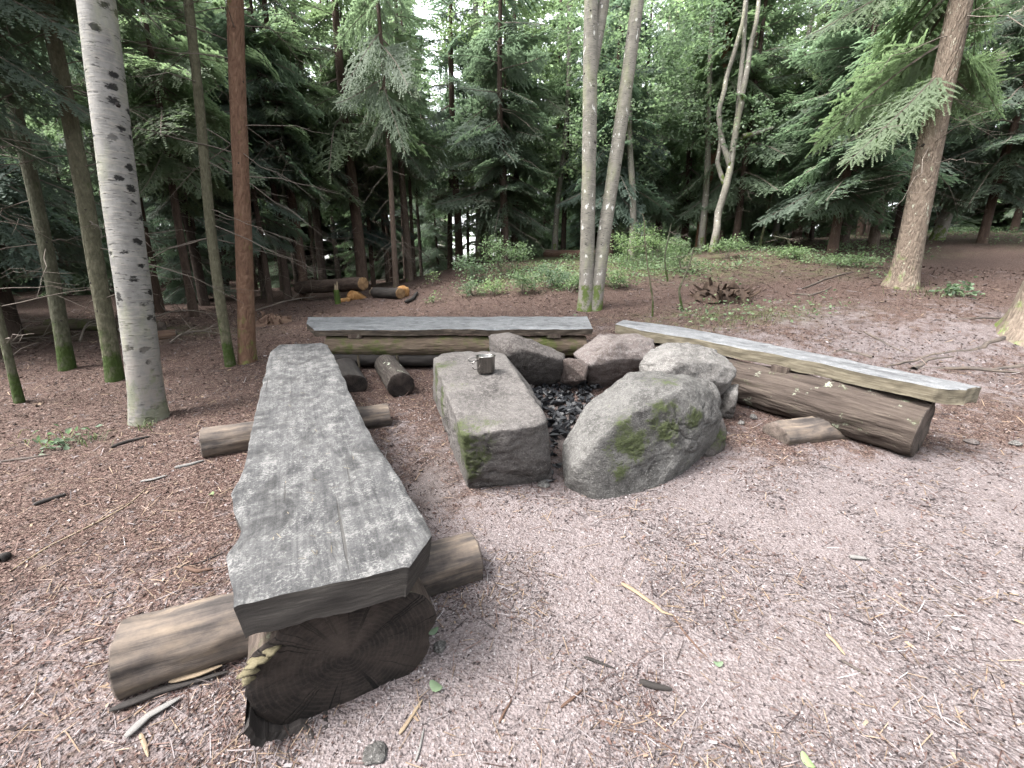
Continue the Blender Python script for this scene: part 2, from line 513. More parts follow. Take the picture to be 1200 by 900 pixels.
def mat_birch(name, base=(.17, .163, .153), green=.4, scars=1.0):
    t = NT(name)
    tc = t.attr('tc').outputs['Vector']
    n1 = t.noise(t.map(tc, (9, 9, 9)), 1.0, 6, .65)
    n2 = t.noise(t.map(tc, (7, 7, 60)), 1.0, 5, .6)
    n3 = t.noise(t.map(tc, (2.5, 2.5, 1.2)), 1.0, 4, .6)
    col = t.mix(t.thr(n1, .3, .7), tuple(.62 * c for c in base), base)
    col = t.mix(t.math('MULTIPLY', t.thr(n2, .5, .62), .55), col, (.2, .185, .16))
    scar = t.n('TexVoronoi', None, Vector=t.map(tc, (6.5, 6.5, 11)), Scale=1.0)
    sd = t.math('ADD', scar.outputs['Distance'], t.math('MULTIPLY', t.noise(t.map(tc, (16, 16, 46)), 1.0, 5, .75), .75))
    big = t.n('SeparateColor', None, Color=scar.outputs['Color']).outputs[0]
    k = t.math('MULTIPLY', t.math('SUBTRACT', 1.0, t.thr(sd, .6, .68)), t.thr(big, .1, .2))
    k = t.math('MULTIPLY', k, scars)
    col = t.mix(k, col, (.006, .0055, .005))
    if scars < .5:
        col = t.mix(t.thr(t.noise(t.map(tc, (11, 11, 8)), 1.0, 4, .6), .62, .67), col, (.46, .45, .42))
    dash = t.noise(t.map(tc, (10, 10, 75)), 1.0, 3, .5)
    col = t.mix(t.math('MULTIPLY', t.thr(dash, .62, .67), .85), col, (.02, .018, .016))
    z = t.n('SeparateXYZ', None, Vector=tc).outputs[2]
    lo = t.math('SUBTRACT', 1.0, t.thr(z, .1, 1.1))
    col = t.mix(t.math('MULTIPLY', lo, t.thr(n1, .35, .6)), col, (.15, .135, .12))
    col = t.mix(t.math('MULTIPLY', t.thr(n3, .48, .72), green), col, (.24, .26, .13))
    fm = t.thr(t.math('ADD', t.noise(tc, 6.0, 6, .7), t.math('MULTIPLY', t.math('SUBTRACT', 1.0, t.thr(z, 0.0, .75)), .26)), .66, .76)
    col = t.mix(t.math('MULTIPLY', fm, 1.0 if scars < .5 else .35), col, t.mix(n1, (.03, .045, .01), (.09, .12, .025)))
    h = t.math('ADD', n2, t.math('MULTIPLY', k, -1.0))
    return t.finish(col, .8, t.bump(h, .6, .008), .3)

def mat_plank(name, stops, edge_stops, pale=.5):
    t = NT(name)
    tc = t.attr('tc').outputs['Vector']; edge = t.attr('edge').outputs['Fac']
    g = t.noise(t.map(tc, (48, 48, 2.2)), 1.0, 8, .7, .5)
    b = t.noise(t.map(tc, (5.0, 5.0, 3.6)), 1.0, 9, .72)
    b2 = t.noise(t.map(tc, (15.0, 15.0, 11.0)), 1.0, 8, .75)
    sp = t.noise(t.map(tc, (95, 95, 120)), 1.0, 6, .85, .6)
    saw = t.noise(t.map(tc, (3.0, 3.0, 140)), 1.0, 3, .5)
    f = t.math('ADD', t.math('ADD', t.math('MULTIPLY', g, .25), t.math('MULTIPLY', sp, .25)), t.math('ADD', t.math('MULTIPLY', b, .26), t.math('MULTIPLY', b2, .24)))
    col = t.ramp(f, stops)
    scuff = t.thr(t.math('ADD', t.math('MULTIPLY', sp, .6), t.math('MULTIPLY', b2, .4)), .515, .555)
    col = t.mix(t.math('MULTIPLY', scuff, pale), col, tuple(1.5 * c for c in stops[-1][1]))
    dk = t.thr(t.math('ADD', t.math('MULTIPLY', sp, .3), t.math('MULTIPLY', t.noise(t.map(tc, (5, 5, 3.4)), 1.0, 9, .8, .5), .7)), .51, .56)
    col = t.mix(t.math('MULTIPLY', dk, .7), col, tuple(.9 * c for c in stops[0][1]))
    col = t.mix(t.math('MULTIPLY', t.thr(saw, .55, .68), .06), col, stops[-1][1])
    stain = t.thr(t.math('ADD', t.math('MULTIPLY', t.noise(t.map(tc, (2.6, 2.6, 1.3)), 1.0, 9, .72, .8), .8), t.math('MULTIPLY', sp, .2)), .5, .6)
    col = t.mix(t.math('MULTIPLY', stain, .55), col, t.mix(.5, col, (.012, .012, .013)))
    ecol = t.ramp(t.noise(t.map(tc, (75, 75, 5)), 1.0, 7, .72, .2), edge_stops)
    crack = t.thr(t.noise(t.map(tc, (26, 26, .9)), 1.0, 5, .55, .3), .68, .72)
    col = t.mix(t.math('MULTIPLY', crack, .75), col, (.03, .028, .026))
    col = t.mix(edge, col, ecol)
    h = t.math('ADD', t.math('ADD', t.math('MULTIPLY', g, .8), t.math('MULTIPLY', sp, .5)), t.math('MULTIPLY', crack, -1.0))
    return t.finish(col, .85, t.bump(h, .6, .006), .25)

def mat_endgrain(name, dark=(.03, .025, .023), light=(.1, .08, .068)):
    t = NT(name)
    tc = t.attr('tc').outputs['Vector']
    n = t.noise(tc, 9.0, 6, .7)
    d = t.n('VectorMath', {'operation': 'LENGTH'}, i0=tc).outputs['Value']
    ring = t.math('SINE', t.math('MULTIPLY', t.math('ADD', d, t.math('MULTIPLY', n, .03)), 420.0))
    col = t.mix(t.thr(n, .35, .68), dark, light)
    col = t.mix(t.math('MULTIPLY', t.thr(ring, .2, 1.0), .25), col, tuple(1.5 * c for c in light))
    f2 = t.noise(tc, 70.0, 5, .75)
    col = t.mix(t.math('MULTIPLY', t.thr(f2, .6, .68), .45), col, tuple(1.6 * c for c in light))
    sx = t.n('SeparateXYZ', None, Vector=tc).outputs
    th = t.math('ARCTAN2', t.math('ADD', sx[1], t.math('MULTIPLY', t.math('SUBTRACT', n, .5), .05)), sx[0])
    an = t.n('TexNoise', {'noise_dimensions': '1D'}, W=t.math('MULTIPLY', th, 1.5), Scale=1.0, Detail=3.0, Roughness=.6).outputs[0]
    ray_ = t.math('MULTIPLY', t.math('SUBTRACT', 1.0, t.thr(t.math('ABSOLUTE', t.math('SUBTRACT', an, .5)), .003, .009)), t.thr(d, .05, .14))
    ang = t.math('SUBTRACT', .03, t.math('MULTIPLY', ray_, .03))
    col = t.mix(ray_, col, (.004, .0035, .003))
    col = t.mix(t.math('MULTIPLY', t.thr(t.noise(tc, 3.5, 5, .6), .5, .7), .6), col, tuple(1.8 * c for c in light))
    h = t.math('ADD', t.math('MULTIPLY', n, 1.5), t.math('ADD', t.math('MULTIPLY', f2, .5), t.math('MULTIPLY', t.math('MINIMUM', ang, .03), 12.0)))
    return t.finish(col, .9, t.bump(h, .7, .01), .2)

def mat_rock(name, a, b, c, moss_col=(.034, .044, .012), lich=.3):
    t = NT(name)
    tc = t.attr('tc').outputs['Vector']; ms = t.attr('moss').outputs['Fac']
    n1 = t.noise(tc, 3.2, 8, .68, .3); n2 = t.noise(tc, 26.0, 7, .72); n3 = t.noise(tc, 110.0, 4, .75)
    st = t.noise(t.map(tc, (4, 4, 26)), 1.0, 6, .65, .5)
    col = t.mix(t.thr(n1, .34, .66), a, b)
    col = t.mix(t.math('MULTIPLY', t.thr(n2, .46, .6), .6), col, c)
    col = t.mix(t.math('MULTIPLY', t.thr(st, .55, .72), .35), col, tuple(.5 * q for q in a))
    col = t.mix(t.math('MULTIPLY', t.thr(n3, .56, .64), .6), col, tuple(min(1, 1.7 * q) for q in c))
    col = t.mix(t.math('MULTIPLY', t.thr(n3, .46, .36), .6), col, tuple(.4 * q for q in a))
    li = t.thr(t.noise(tc, 7.0, 7, .75), .62, .7)
    col = t.mix(t.math('MULTIPLY', li, lich), col, (.16, .175, .1))
    mf = t.math('MULTIPLY', t.thr(t.math('ADD', ms, t.math('ADD', t.math('MULTIPLY', t.math('SUBTRACT', n2, .5), 2.6), t.math('MULTIPLY', t.math('SUBTRACT', n3, .5), 1.5))), .35, .95), .9)
    col = t.mix(mf, col, t.mix(n3, tuple(.45 * q for q in moss_col), tuple(1.7 * q for q in moss_col)))
    h = t.math('ADD', t.math('ADD', t.math('MULTIPLY', n2, 1.2), t.math('MULTIPLY', n3, .35)), t.math('MULTIPLY', st, .6))
    return t.finish(col, .88, t.bump(h, 1.0, .022), .25)

def mat_leaf(name, dark, light, trans=.35, rnd=.25):
    t = NT(name)
    v = t.attr('shade').outputs['Fac']
    oi = t.n('ObjectInfo').outputs['Random']
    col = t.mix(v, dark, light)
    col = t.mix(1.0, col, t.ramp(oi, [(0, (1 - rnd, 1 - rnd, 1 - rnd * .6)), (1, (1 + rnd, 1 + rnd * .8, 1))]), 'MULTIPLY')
    d = t.n('BsdfPrincipled', None, Base_Color=col, Roughness=.6)
    d.inputs['Specular IOR Level'].default_value = .3
    tr = t.n('BsdfTranslucent', None, Color=t.mix(1.0, col, (.98, 1.12, .85), 'MULTIPLY'))
    mx = t.n('MixShader', None, Fac=trans)
    t.t.links.new(d.outputs[0], mx.inputs[1]); t.t.links.new(tr.outputs[0], mx.inputs[2])
    t.t.links.new(mx.outputs[0], t.out.inputs[0])
    return t.m

def mat_attrcol(name, rough=.9, bump=False, spec=.2):
    t = NT(name)
    c = t.attr('hue').outputs['Color']
    pos = t.n('NewGeometry').outputs['Position']
    n = t.noise(pos, 120.0, 4, .7)
    col = t.mix(1.0, c, t.ramp(n, [(.25, (.7, .7, .7)), (.75, (1.2, 1.2, 1.2))]), 'MULTIPLY')
    return t.finish(col, rough, t.bump(n, .5, .003) if bump else None, spec)

def mat_wood(name, stops, sc=(40, 40, 4), rough=.85, bump=.006):
    t = NT(name)
    tc = t.attr('tc').outputs['Vector']
    n = t.noise(t.map(tc, sc), 1.0, 7, .68, .5); n2 = t.noise(tc, 5.0, 6, .7)
    col = t.ramp(t.math('ADD', t.math('MULTIPLY', n, .55), t.math('MULTIPLY', n2, .45)), stops)
    return t.finish(col, rough, t.bump(n, .8, bump), .25)

M = {}
M['ground'] = mat_ground()
M['spruce_bark'] = mat_bark('spruce_bark', [(.25, (0.0240, 0.0192, 0.0160)), (.5, (0.0680, 0.0528, 0.0432)), (.75, (0.1360, 0.1120, 0.0960))], moss=-.05, low_moss=.12, sc=(18, 18, 9), flake=True)
M['spruce_pale'] = mat_bark('old_spruce_bark', [(.25, (0.0446, 0.0372, 0.0302)), (.5, (0.1228, 0.1014, 0.0816)), (.75, (0.2009, 0.1782, 0.1469))], moss=-.05, low_moss=.13, sc=(12, 12, 6), bump=.03, flake=True, lichen=.4)
M['green_bark'] = mat_bark('algae_bark', [(.25, (0.0280, 0.0272, 0.0192)), (.5, (0.0680, 0.0688, 0.0464)), (.75, (0.1360, 0.1360, 0.1000))], moss=.0, moss_col=(.026, .04, .009), low_moss=.27, sc=(16, 16, 10))
M['pine_bark'] = mat_bark('pine_bark', [(.25, (0.0648, 0.0346, 0.0238)), (.5, (0.1458, 0.0810, 0.0518)), (.75, (0.2268, 0.1458, 0.0972))], low_moss=.12, sc=(14, 14, 7), flake=True)
M['dark_bark'] = mat_bark('dark_brown_bark', [(.25, (0.0200, 0.0144, 0.0120)), (.5, (0.0560, 0.0400, 0.0320)), (.75, (0.1120, 0.0840, 0.0680))], moss=-.08, sc=(16, 16, 6))  # dark brown bark, a tone of its own
M['birch'] = mat_birch('birch_bark')
M['birch_grey'] = mat_birch('grey_birch_bark', (.17, .157, .132), .5, .0)
M['log_bark'] = mat_bark('log_bark', [(.25, (0.0136, 0.0104, 0.0088)), (.48, (0.0448, 0.0360, 0.0304)), (.75, (0.1024, 0.0872, 0.0728))], moss=.02, moss_col=(0.0360, 0.0424, 0.0176), sc=(22, 22, 2.6), bump=.02, lichen=.2)
M['mossy_log'] = mat_bark('mossy_log_bark', [(.25, (0.0208, 0.0152, 0.0104)), (.5, (0.0600, 0.0480, 0.0360)), (.75, (0.1200, 0.1024, 0.0808))], moss=.13, moss_col=(0.0392, 0.0464, 0.0120), sc=(18, 18, 3), bump=.02)
M['peeled'] = mat_wood('peeled_log', [(.36, (0.0176, 0.0152, 0.0144)), (.44, (0.0440, 0.0368, 0.0328)), (.52, (0.0800, 0.0640, 0.0528)), (.6, (0.1200, 0.0944, 0.0720)), (.7, (0.1760, 0.1400, 0.1040))], (22, 22, 2.2))
M['pale_wood'] = mat_wood('fresh_split_wood', [(.3, (0.0840, 0.0600, 0.0424)), (.5, (0.1680, 0.1288, 0.0872)), (.7, (0.2400, 0.1976, 0.1408))], (30, 30, 3))
M['orange_wood'] = mat_wood('orange_rotten_wood', [(.3, (0.0900, 0.0360, 0.0114)), (.5, (0.2160, 0.1080, 0.0384)), (.7, (0.2970, 0.1890, 0.0900))], (26, 26, 4))
M['rot_wood'] = mat_wood('red_brown_rotten_wood', [(.3, (0.0240, 0.0128, 0.0096)), (.5, (0.0680, 0.0400, 0.0280)), (.7, (0.1360, 0.0920, 0.0640))], (24, 24, 3))
M['stump_wood'] = mat_wood('dark_rotten_stump', [(.3, (.012, .008, .006)), (.5, (.036, .023, .016)), (.68, (.085, .058, .04))], (24, 24, 3))
M['grey_wood'] = mat_wood('weathered_grey_wood', [(.3, (0.0560, 0.0528, 0.0504)), (.5, (0.1232, 0.1176, 0.1120)), (.7, (0.2016, 0.1928, 0.1792))], (30, 30, 3))
M['black_wood'] = mat_wood('black_damp_wood', [(.3, (0.0079, 0.0070, 0.0066)), (.55, (0.0220, 0.0185, 0.0167)), (.75, (0.0484, 0.0418, 0.0374))], (20, 20, 4))
M['end_dark'] = mat_endgrain('dark_log_end', (.008, .0065, .006), (.03, .0235, .02))
M['end_brown'] = mat_endgrain('brown_log_end', (.035, .028, .024), (.085, .068, .058))
M['end_orange'] = mat_endgrain('orange_log_end', (.1, .055, .028), (.2, .125, .065))
_gs = [(.4, (0.0099, 0.0099, 0.0102)), (.45, (0.0240, 0.0240, 0.0247)), (.5, (0.0438, 0.0433, 0.0438)), (.56, (0.0691, 0.0681, 0.0671)), (.64, (0.1058, 0.1030, 0.0988))]
M['plank_left'] = mat_plank('grey_oak_slab', _gs, [(.3, (0.0113, 0.0099, 0.0092)), (.55, (0.0317, 0.0282, 0.0254)), (.75, (0.0740, 0.0671, 0.0579))], .55)
M['plank_back'] = mat_plank('blue_grey_plank', [(.34, (0.0466, 0.0483, 0.0512)), (.45, (0.0830, 0.0856, 0.0888)), (.54, (0.1192, 0.1217, 0.1255)), (.66, (0.1608, 0.1631, 0.1660))], [(.3, (0.0145, 0.0121, 0.0097)), (.55, (0.0519, 0.0403, 0.0310)), (.72, (0.1556, 0.1257, 0.0965))], .35)
M['plank_right'] = mat_plank('pale_grey_plank', [(.34, (0.0477, 0.0486, 0.0515)), (.45, (0.0812, 0.0830, 0.0868)), (.54, (0.1145, 0.1165, 0.1203)), (.66, (0.1527, 0.1536, 0.1565))], [(.3, (0.0382, 0.0315, 0.0220)), (.5, (0.1050, 0.0907, 0.0649)), (.7, (0.1718, 0.1527, 0.1145))], .35)
M['rock_grey'] = mat_rock('grey_sandstone', (0.0424, 0.0399, 0.0374), (0.0948, 0.0911, 0.0861), (0.1348, 0.1298, 0.1236))
M['rock_block'] = mat_rock('warm_grey_sandstone', (0.0474, 0.0424, 0.0399), (0.0998, 0.0911, 0.0861), (0.1348, 0.1236, 0.1173))
M['rock_brown'] = mat_rock('brown_grey_stone', (0.0374, 0.0312, 0.0287), (0.0749, 0.0661, 0.0618), (0.1098, 0.0998, 0.0936))
M['rock_red'] = mat_rock('reddish_stone', (0.0449, 0.0330, 0.0287), (0.0824, 0.0631, 0.0574), (0.1098, 0.0934, 0.0861), lich=.05)
M['rock_pink'] = mat_rock('pink_sandstone', (0.0749, 0.0601, 0.0549), (0.1273, 0.1068, 0.1002), (0.1597, 0.1442, 0.1386), lich=.12)
M['rock_pale'] = mat_rock('pale_sandstone', (0.0649, 0.0599, 0.0562), (0.1348, 0.1273, 0.1198), (0.1797, 0.1710, 0.1622), lich=.15)
M['litter'] = mat_attrcol('litter_chips', .95)
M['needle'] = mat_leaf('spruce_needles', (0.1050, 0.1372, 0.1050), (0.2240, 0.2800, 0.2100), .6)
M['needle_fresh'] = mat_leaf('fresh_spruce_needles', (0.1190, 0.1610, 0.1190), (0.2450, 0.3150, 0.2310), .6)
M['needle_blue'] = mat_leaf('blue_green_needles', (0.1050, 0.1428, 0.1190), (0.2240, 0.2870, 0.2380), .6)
M['leaf'] = mat_leaf('broad_leaves', (0.1260, 0.1708, 0.1050), (0.2450, 0.3150, 0.2030), .6)
M['leaf_cool'] = mat_leaf('bramble_leaves', (0.085, 0.125, 0.075), (0.185, 0.255, 0.145), .45)
M['grass'] = mat_leaf('grass_blades', (.06, .075, .03), (.13, .15, .07), .35)
M['twig'] = mat_wood('dead_twig', [(.3, (0.0480, 0.0384, 0.0320)), (.5, (0.1200, 0.1000, 0.0840)), (.7, (0.2240, 0.1960, 0.1680))])
M['fungus'] = mat_wood('shelf_fungus', [(.3, (.035, .03, .018)), (.5, (.085, .072, .042)), (.7, (.15, .13, .085))], (60, 60, 60))
M['charcoal'] = NT('charcoal').finish((.005, .0055, .007), .5, None, .4)

# ------------------------------------------------------------------ the ground
def worn_mask(x, y):
    w = 1.0 * np.exp(-((x - 1.2) / 2.3) ** 2 - ((y - 1.55) / 0.95) ** 2)
    w += 0.8 * np.exp(-((x - 3.6) / 2.4) ** 2 - ((y - 1.95 - .06 * x) / 0.55) ** 2)
    w += 0.5 * np.exp(-((x - 4.5) / 3.5) ** 2 - ((y - 4.6) / 1.5) ** 2)
    w += 0.45 * np.exp(-((x - 0.3) / 1.6) ** 2 - ((y - 0.75) / 0.5) ** 2)
    w += 0.35 * np.exp(-((x + 0.85) / 0.35) ** 2 - ((y - 3.1) / 0.5) ** 2)
    return np.clip(w, 0, 1.1)

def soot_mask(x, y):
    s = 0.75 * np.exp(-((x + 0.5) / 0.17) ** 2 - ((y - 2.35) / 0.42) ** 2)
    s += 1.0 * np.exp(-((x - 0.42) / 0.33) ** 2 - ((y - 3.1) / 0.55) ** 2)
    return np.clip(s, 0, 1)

def green_mask(x, y):
    q = np.stack([x, y, 0 * x], 1)
    n = fbm(q * 0.5, 3, 77)
    g = sstep(7.6, 9.2, y + 0.02 * x + n) * sstep(-1.5, .6, x + n)
    g = g + 0.6 * np.exp(-((x - 3.2) / 1.3) ** 2 - ((y - 6.0) / 0.35) ** 2)
    g = g * (1 - .65 * sstep(3.0, 5.5, x))
    g = np.clip(g, 0, 1) * (1 - sstep(8.5, 10.0, x) * (1 - sstep(10, 12, x)) * .9)
    return np.clip(g + 0.5 * np.exp(-((x + 5.5) / 1.2) ** 2 - ((y - 6.6) / .5) ** 2), 0, 1)

def build_ground():
    nx, ny = 350, 350
    u = np.linspace(-1, 1, nx); v = np.linspace(-1, 1, ny)
    xs = np.sinh(u * 6.2) / math.sinh(6.2) * 320 + 0.4
    ys = np.sinh(v * 6.2) / math.sinh(6.2) * 320 + 2.4
    X, Y = np.meshgrid(xs, ys)
    x, y = X.ravel(), Y.ravel()
    z = terrain(x, y) + micro(x, y)
    i = np.arange(ny - 1)[:, None] * nx; j = np.arange(nx - 1)[None, :]
    Q = np.stack([i + j, i + j + 1, i + nx + j + 1, i + nx + j], -1).reshape(-1, 4)
    me = mesh_np('ground', np.stack([x, y, z], 1), [Q], M['ground'], True, {'worn': worn_mask(x, y), 'soot': soot_mask(x, y), 'green': green_mask(x, y)})
    obj('ground', me, kind='structure')
build_ground()

# ------------------------------------------------------------------ benches
def PH(px, py, h): return at_h(px, py, h)

def box_mesh(name, c, ax, ay, sx, sy, sz, mat, seed=0, rough=.004):
    """a rough-sawn block: centre, two horizontal axes, half sizes"""
    bm = bmesh.new()
    bmesh.ops.create_cube(bm, size=2)
    bmesh.ops.bevel(bm, geom=bm.edges[:], offset=.12, segments=2, affect='EDGES')
    V = np.array([v.co[:] for v in bm.verts]); F = [[v.index for v in f.verts] for f in bm.faces]
    bm.free()
    ax = np.asarray(ax, float); ay = np.asarray(ay, float); az = np.cross(ax, ay)
    W = np.asarray(c) + np.outer(V[:, 0] * sx, ax) + np.outer(V[:, 1] * sy, ay) + np.outer(V[:, 2] * sz, az)
    W += rough * np.stack([vnoise(W * 30 + k * 9, seed + k) for k in range(3)], 1)
    tris = [f for f in F if len(f) == 3]; quads = [f for f in F if len(f) == 4]
    return mesh_np(name, W, [np.array(q) for q in (tris, quads) if q], mat, False, {'tc': W})

def unit(v): v = np.asarray(v, float); return v / np.linalg.norm(v)

def crack_strip(name, pts, w, depth_dir, mat): pass

def bench_left():
    h = .50
    Lp = [PH(*p, h) for p in [(274, 711), (270, 680), (266, 648), (279, 630), (284, 618), (275, 600), (271, 577), (284, 552), (291, 520), (299, 484), (307, 450), (313, 425), (316, 413), (327, 404)]]
    Rp = [PH(*p, h) for p in [(479, 664), (506, 626), (497, 606), (481, 580), (462, 552), (444, 524), (427, 495), (413, 466), (402, 441), (392, 418), (384, 404), (377, 402)]]
    base = (np.array(Lp[0]) + Rp[0]) / 2
    t = thing('log_bench', (base[0], base[1], gz(base[0], base[1])), 'long bench of one wide weathered grey slab with a wavy edge on a black-ended log', 'bench', 'log benches round the fire ring')
    o = t.location
    def loc(P): return np.asarray(P) - np.array(o)
    obj('seat_slab', slab_mesh('seat_slab', [loc(p) for p in Lp], [loc(p) for p in Rp], .1, M['plank_left'], 150, 26, 3, .005, .003), t)
    a0 = PH(392, 676, h); b0 = PH(352, 405, h)
    ax = unit(b0 - a0)
    a = a0 + ax * .035 + np.array([.01, .01, -.32]); b = b0 - ax * .1 + np.array([0, 0, -.30])
    me = log_mesh('log', loc(a), loc(b), .27, .22, [M['log_bark'], M['end_dark']], 56, .045, .06, 4, ell=.93)
    lg = obj('log', me, t)
    e1 = unit(np.cross(ax, [0, 0, 1]))   # to the right across the end
    # radial split in the sawn end
    acc = Acc()
    c = a - ax * .008
    pts = [c + e1 * s + np.array([0, 0, z]) for s, z in ((-.03, .045), (.02, .02), (.075, .025), (.13, .005), (.24, -.005))]
    V, Q, tc, _ = tube(resample(pts, 20), np.interp(np.linspace(0, 1, 20), [0, .3, 1], [.003, .009, .005]), 6, .3, 20, 2)
    acc.add(V, [Q], tc=tc)
    obj('split', acc.mesh('split', M['black_wood']), lg)
    # loose bark slab hanging below the left of the end
    pts = [a - ax * .03 - e1 * s + np.array([0, 0, z]) for s, z in ((.28, -.05), (.268, -.11), (.245, -.155), (.2, -.185), (.13, -.205), (.06, -.21))]
    acc = Acc()
    P = resample(pts, 60)
    fr = .02 * fbm(P * 16, 4, 71)[:, None]; th_ = .02 + .012 * fbm(P * 22 + 9, 3, 72)[:, None]
    inw = np.array([unit(a - q) for q in P]) 
    fr = fr - .025 * (np.sin(np.linspace(0, 9, 60)) > .2)[:, None]
    rows = [P + ax * fr, P + ax * .1, P + ax * .2, P + ax * .2 + inw * th_, P + ax * .1 + inw * th_, P + ax * (fr + .006) + inw * th_]
    W = np.concatenate(rows); W += .006 * np.stack([vnoise(W * 60 + k * 7, 73 + k) for k in range(3)], 1)
    i_ = np.arange(6)[:, None] * 60; i2 = (np.arange(6)[:, None] + 1) % 6 * 60; j_ = np.arange(59)[None]
    Q = np.stack([i_ + j_, i_ + j_ + 1, i2 + j_ + 1, i2 + j_], -1).reshape(-1, 4)
    acc.add(W, [Q], tc=W)
    m = acc.mesh('bark_edge', M['black_wood'], False)
    bo = obj('bark_edge', m, lg)
    bo.location = (-o.x, -o.y, -o.z)
    obj_fix = lg.children[0]; obj_fix.location = (-o.x, -o.y, -o.z)
    # bracket fungus under the slab
    for k, (s, z, r) in enumerate(((.25, .1, .026), (.228, .122, .03), (.255, .072, .018), (.19, .14, .022))):
        c = a - ax * .03 - e1 * s + np.array([0, 0, z])
        n = 14; th = np.linspace(0, 2 * np.pi, n, endpoint=False)
        rr = r * (1 + .25 * np.sin(3 * th + k) + .12 * np.sin(7 * th + 2 * k))
        ring = c + np.outer(np.cos(th) * rr, e1) + np.outer(np.sin(th) * rr * .7, -ax)
        V = np.concatenate([ring, ring * .0 + c + (ring - c) * .7 + [0, 0, .004], [c + [0, 0, .005]], c + (ring - c) * .6 - [0, 0, .003], [c - [0, 0, .004]]])
        i = np.arange(n); i2 = (i + 1) % n
        Q = np.concatenate([np.stack([i, i2, i2 + n, i + n], 1), np.stack([i2, i, i + 2 * n + 1, i2 + 2 * n + 1], 1)])
        T = np.concatenate([np.stack([i + n, i2 + n, np.full(n, 2 * n)], 1), np.stack([i2 + 2 * n + 1, i + 2 * n + 1, np.full(n, 3 * n + 1)], 1)])
        f = obj('bracket_fungus', mesh_np('bracket_fungus', V, [T, Q], M['fungus'], True, {'tc': V}), t)
        f.location = (-o.x, -o.y, -o.z)
    # cross logs half sunk under the bench
    for (p0, p1, r, m, s) in (((150, 770), (556, 652), .112, 'peeled', 5), ((240, 520), (455, 487), .105, 'peeled', 6)):
        A = PH(*p0, .07); B = PH(*p1, .05)
        c = obj('cross_log', log_mesh('cross_log', loc(A), loc(B), r * 1.08, r * .92, [M[m], M['end_brown']], 44, .06, .08, s), t)
    return t
bench_left()

def bench_back():
    h = .46
    base = PH(530, 440, 0)
    t = thing('log_bench', (base[0], base[1], gz(base[0], base[1])), 'narrow blue-grey plank bench on a mossy log standing behind the stones', 'bench', 'log benches round the fire ring')
    o = np.array(t.location)
    fl, fr = PH(368, 386, h), PH(695, 385.5, h)
    bl, br = PH(361, 371.5, h), PH(688, 370.5, h)
    tip = PH(359, 379, h)
    Lp = [x - o for x in (tip, bl, br)]; Rp = [x - o for x in (fl, fl + (fr - fl) * .02, fr)]
    # run the plank from left to right: left edge is the rear one
    obj('seat_plank', slab_mesh('seat_plank', Lp, Rp, .062, M['plank_back'], 170, 14, 11, .012, .007), t)
    ax = unit(fr - fl); fwd = unit(np.cross([0, 0, 1], ax))     # fwd points away from the camera
    A = fl + ax * .1 + fwd * .09; B = fr - ax * .06 + fwd * .12
    def lg(name, A, B, r, m, seed, ell=1.0, e='end_brown'):
        return obj(name, log_mesh(name, A - o, B - o, r, r * .95, [M[m], M[e]], 30, .06, .1, seed, ell=ell, bend=0), t)
    up = np.array([0, 0, 1.0])
    lg('log', A - up * .2 , B - up * .2, .118, 'mossy_log', 21)
    lg('log', A - up * .335 + fwd * -.03 + ax * .06, B - up * .335 - ax * .3, .085, 'black_wood', 22)
    lg('log', A - up * .36 + fwd * .16, B - up * .36 + fwd * .16, .11, 'log_bark', 23)
    for s in (.14, .86):
        c = fl + (fr - fl) * s + fwd * .1 - up * .078
        obj('spacer_block', box_mesh('spacer_block', c - o, ax, fwd, .075, .09, .026, M['log_bark'], int(s * 10)), t)
    for s, z in ((.155, .0), (.295, -.0)):
        c = fl + (fr - fl) * s - fwd * .055
        P = [c - up * .275, c - up * .3 + ax * .002, c - up * .42 + ax * .004]
        V, Q, tc, _ = tube(resample(np.array(P) - o, 8), .014, 7, .2, 20, int(s * 100))
        obj('peg', mesh_np('peg', V, [Q], M['mossy_log'], True, {'tc': tc}), t)
    c0 = PH(470, 452, .1); c1 = PH(456, 433, .1)
    d = unit(c1 - c0)
    obj('cross_log', log_mesh('cross_log', c0 - o, c0 + d * .75 - o, .125, .12, [M['log_bark'], M['end_dark']], 36, .03, .05, 25), t)
    c0 = PH(412, 452, .07); 
    obj('cross_log', log_mesh('cross_log', c0 - o, c0 + d * .7 - o, .15, .13, [M['black_wood'], M['end_dark']], 30, .08, .05, 26, ell=.7), t)
    c0 = PH(665, 436, .09)
    obj('cross_log', log_mesh('cross_log', c0 - o, c0 + d * .6 - o, .11, .1, [M['log_bark'], M['end_dark']], 30, .05, .05, 27), t)
bench_back()

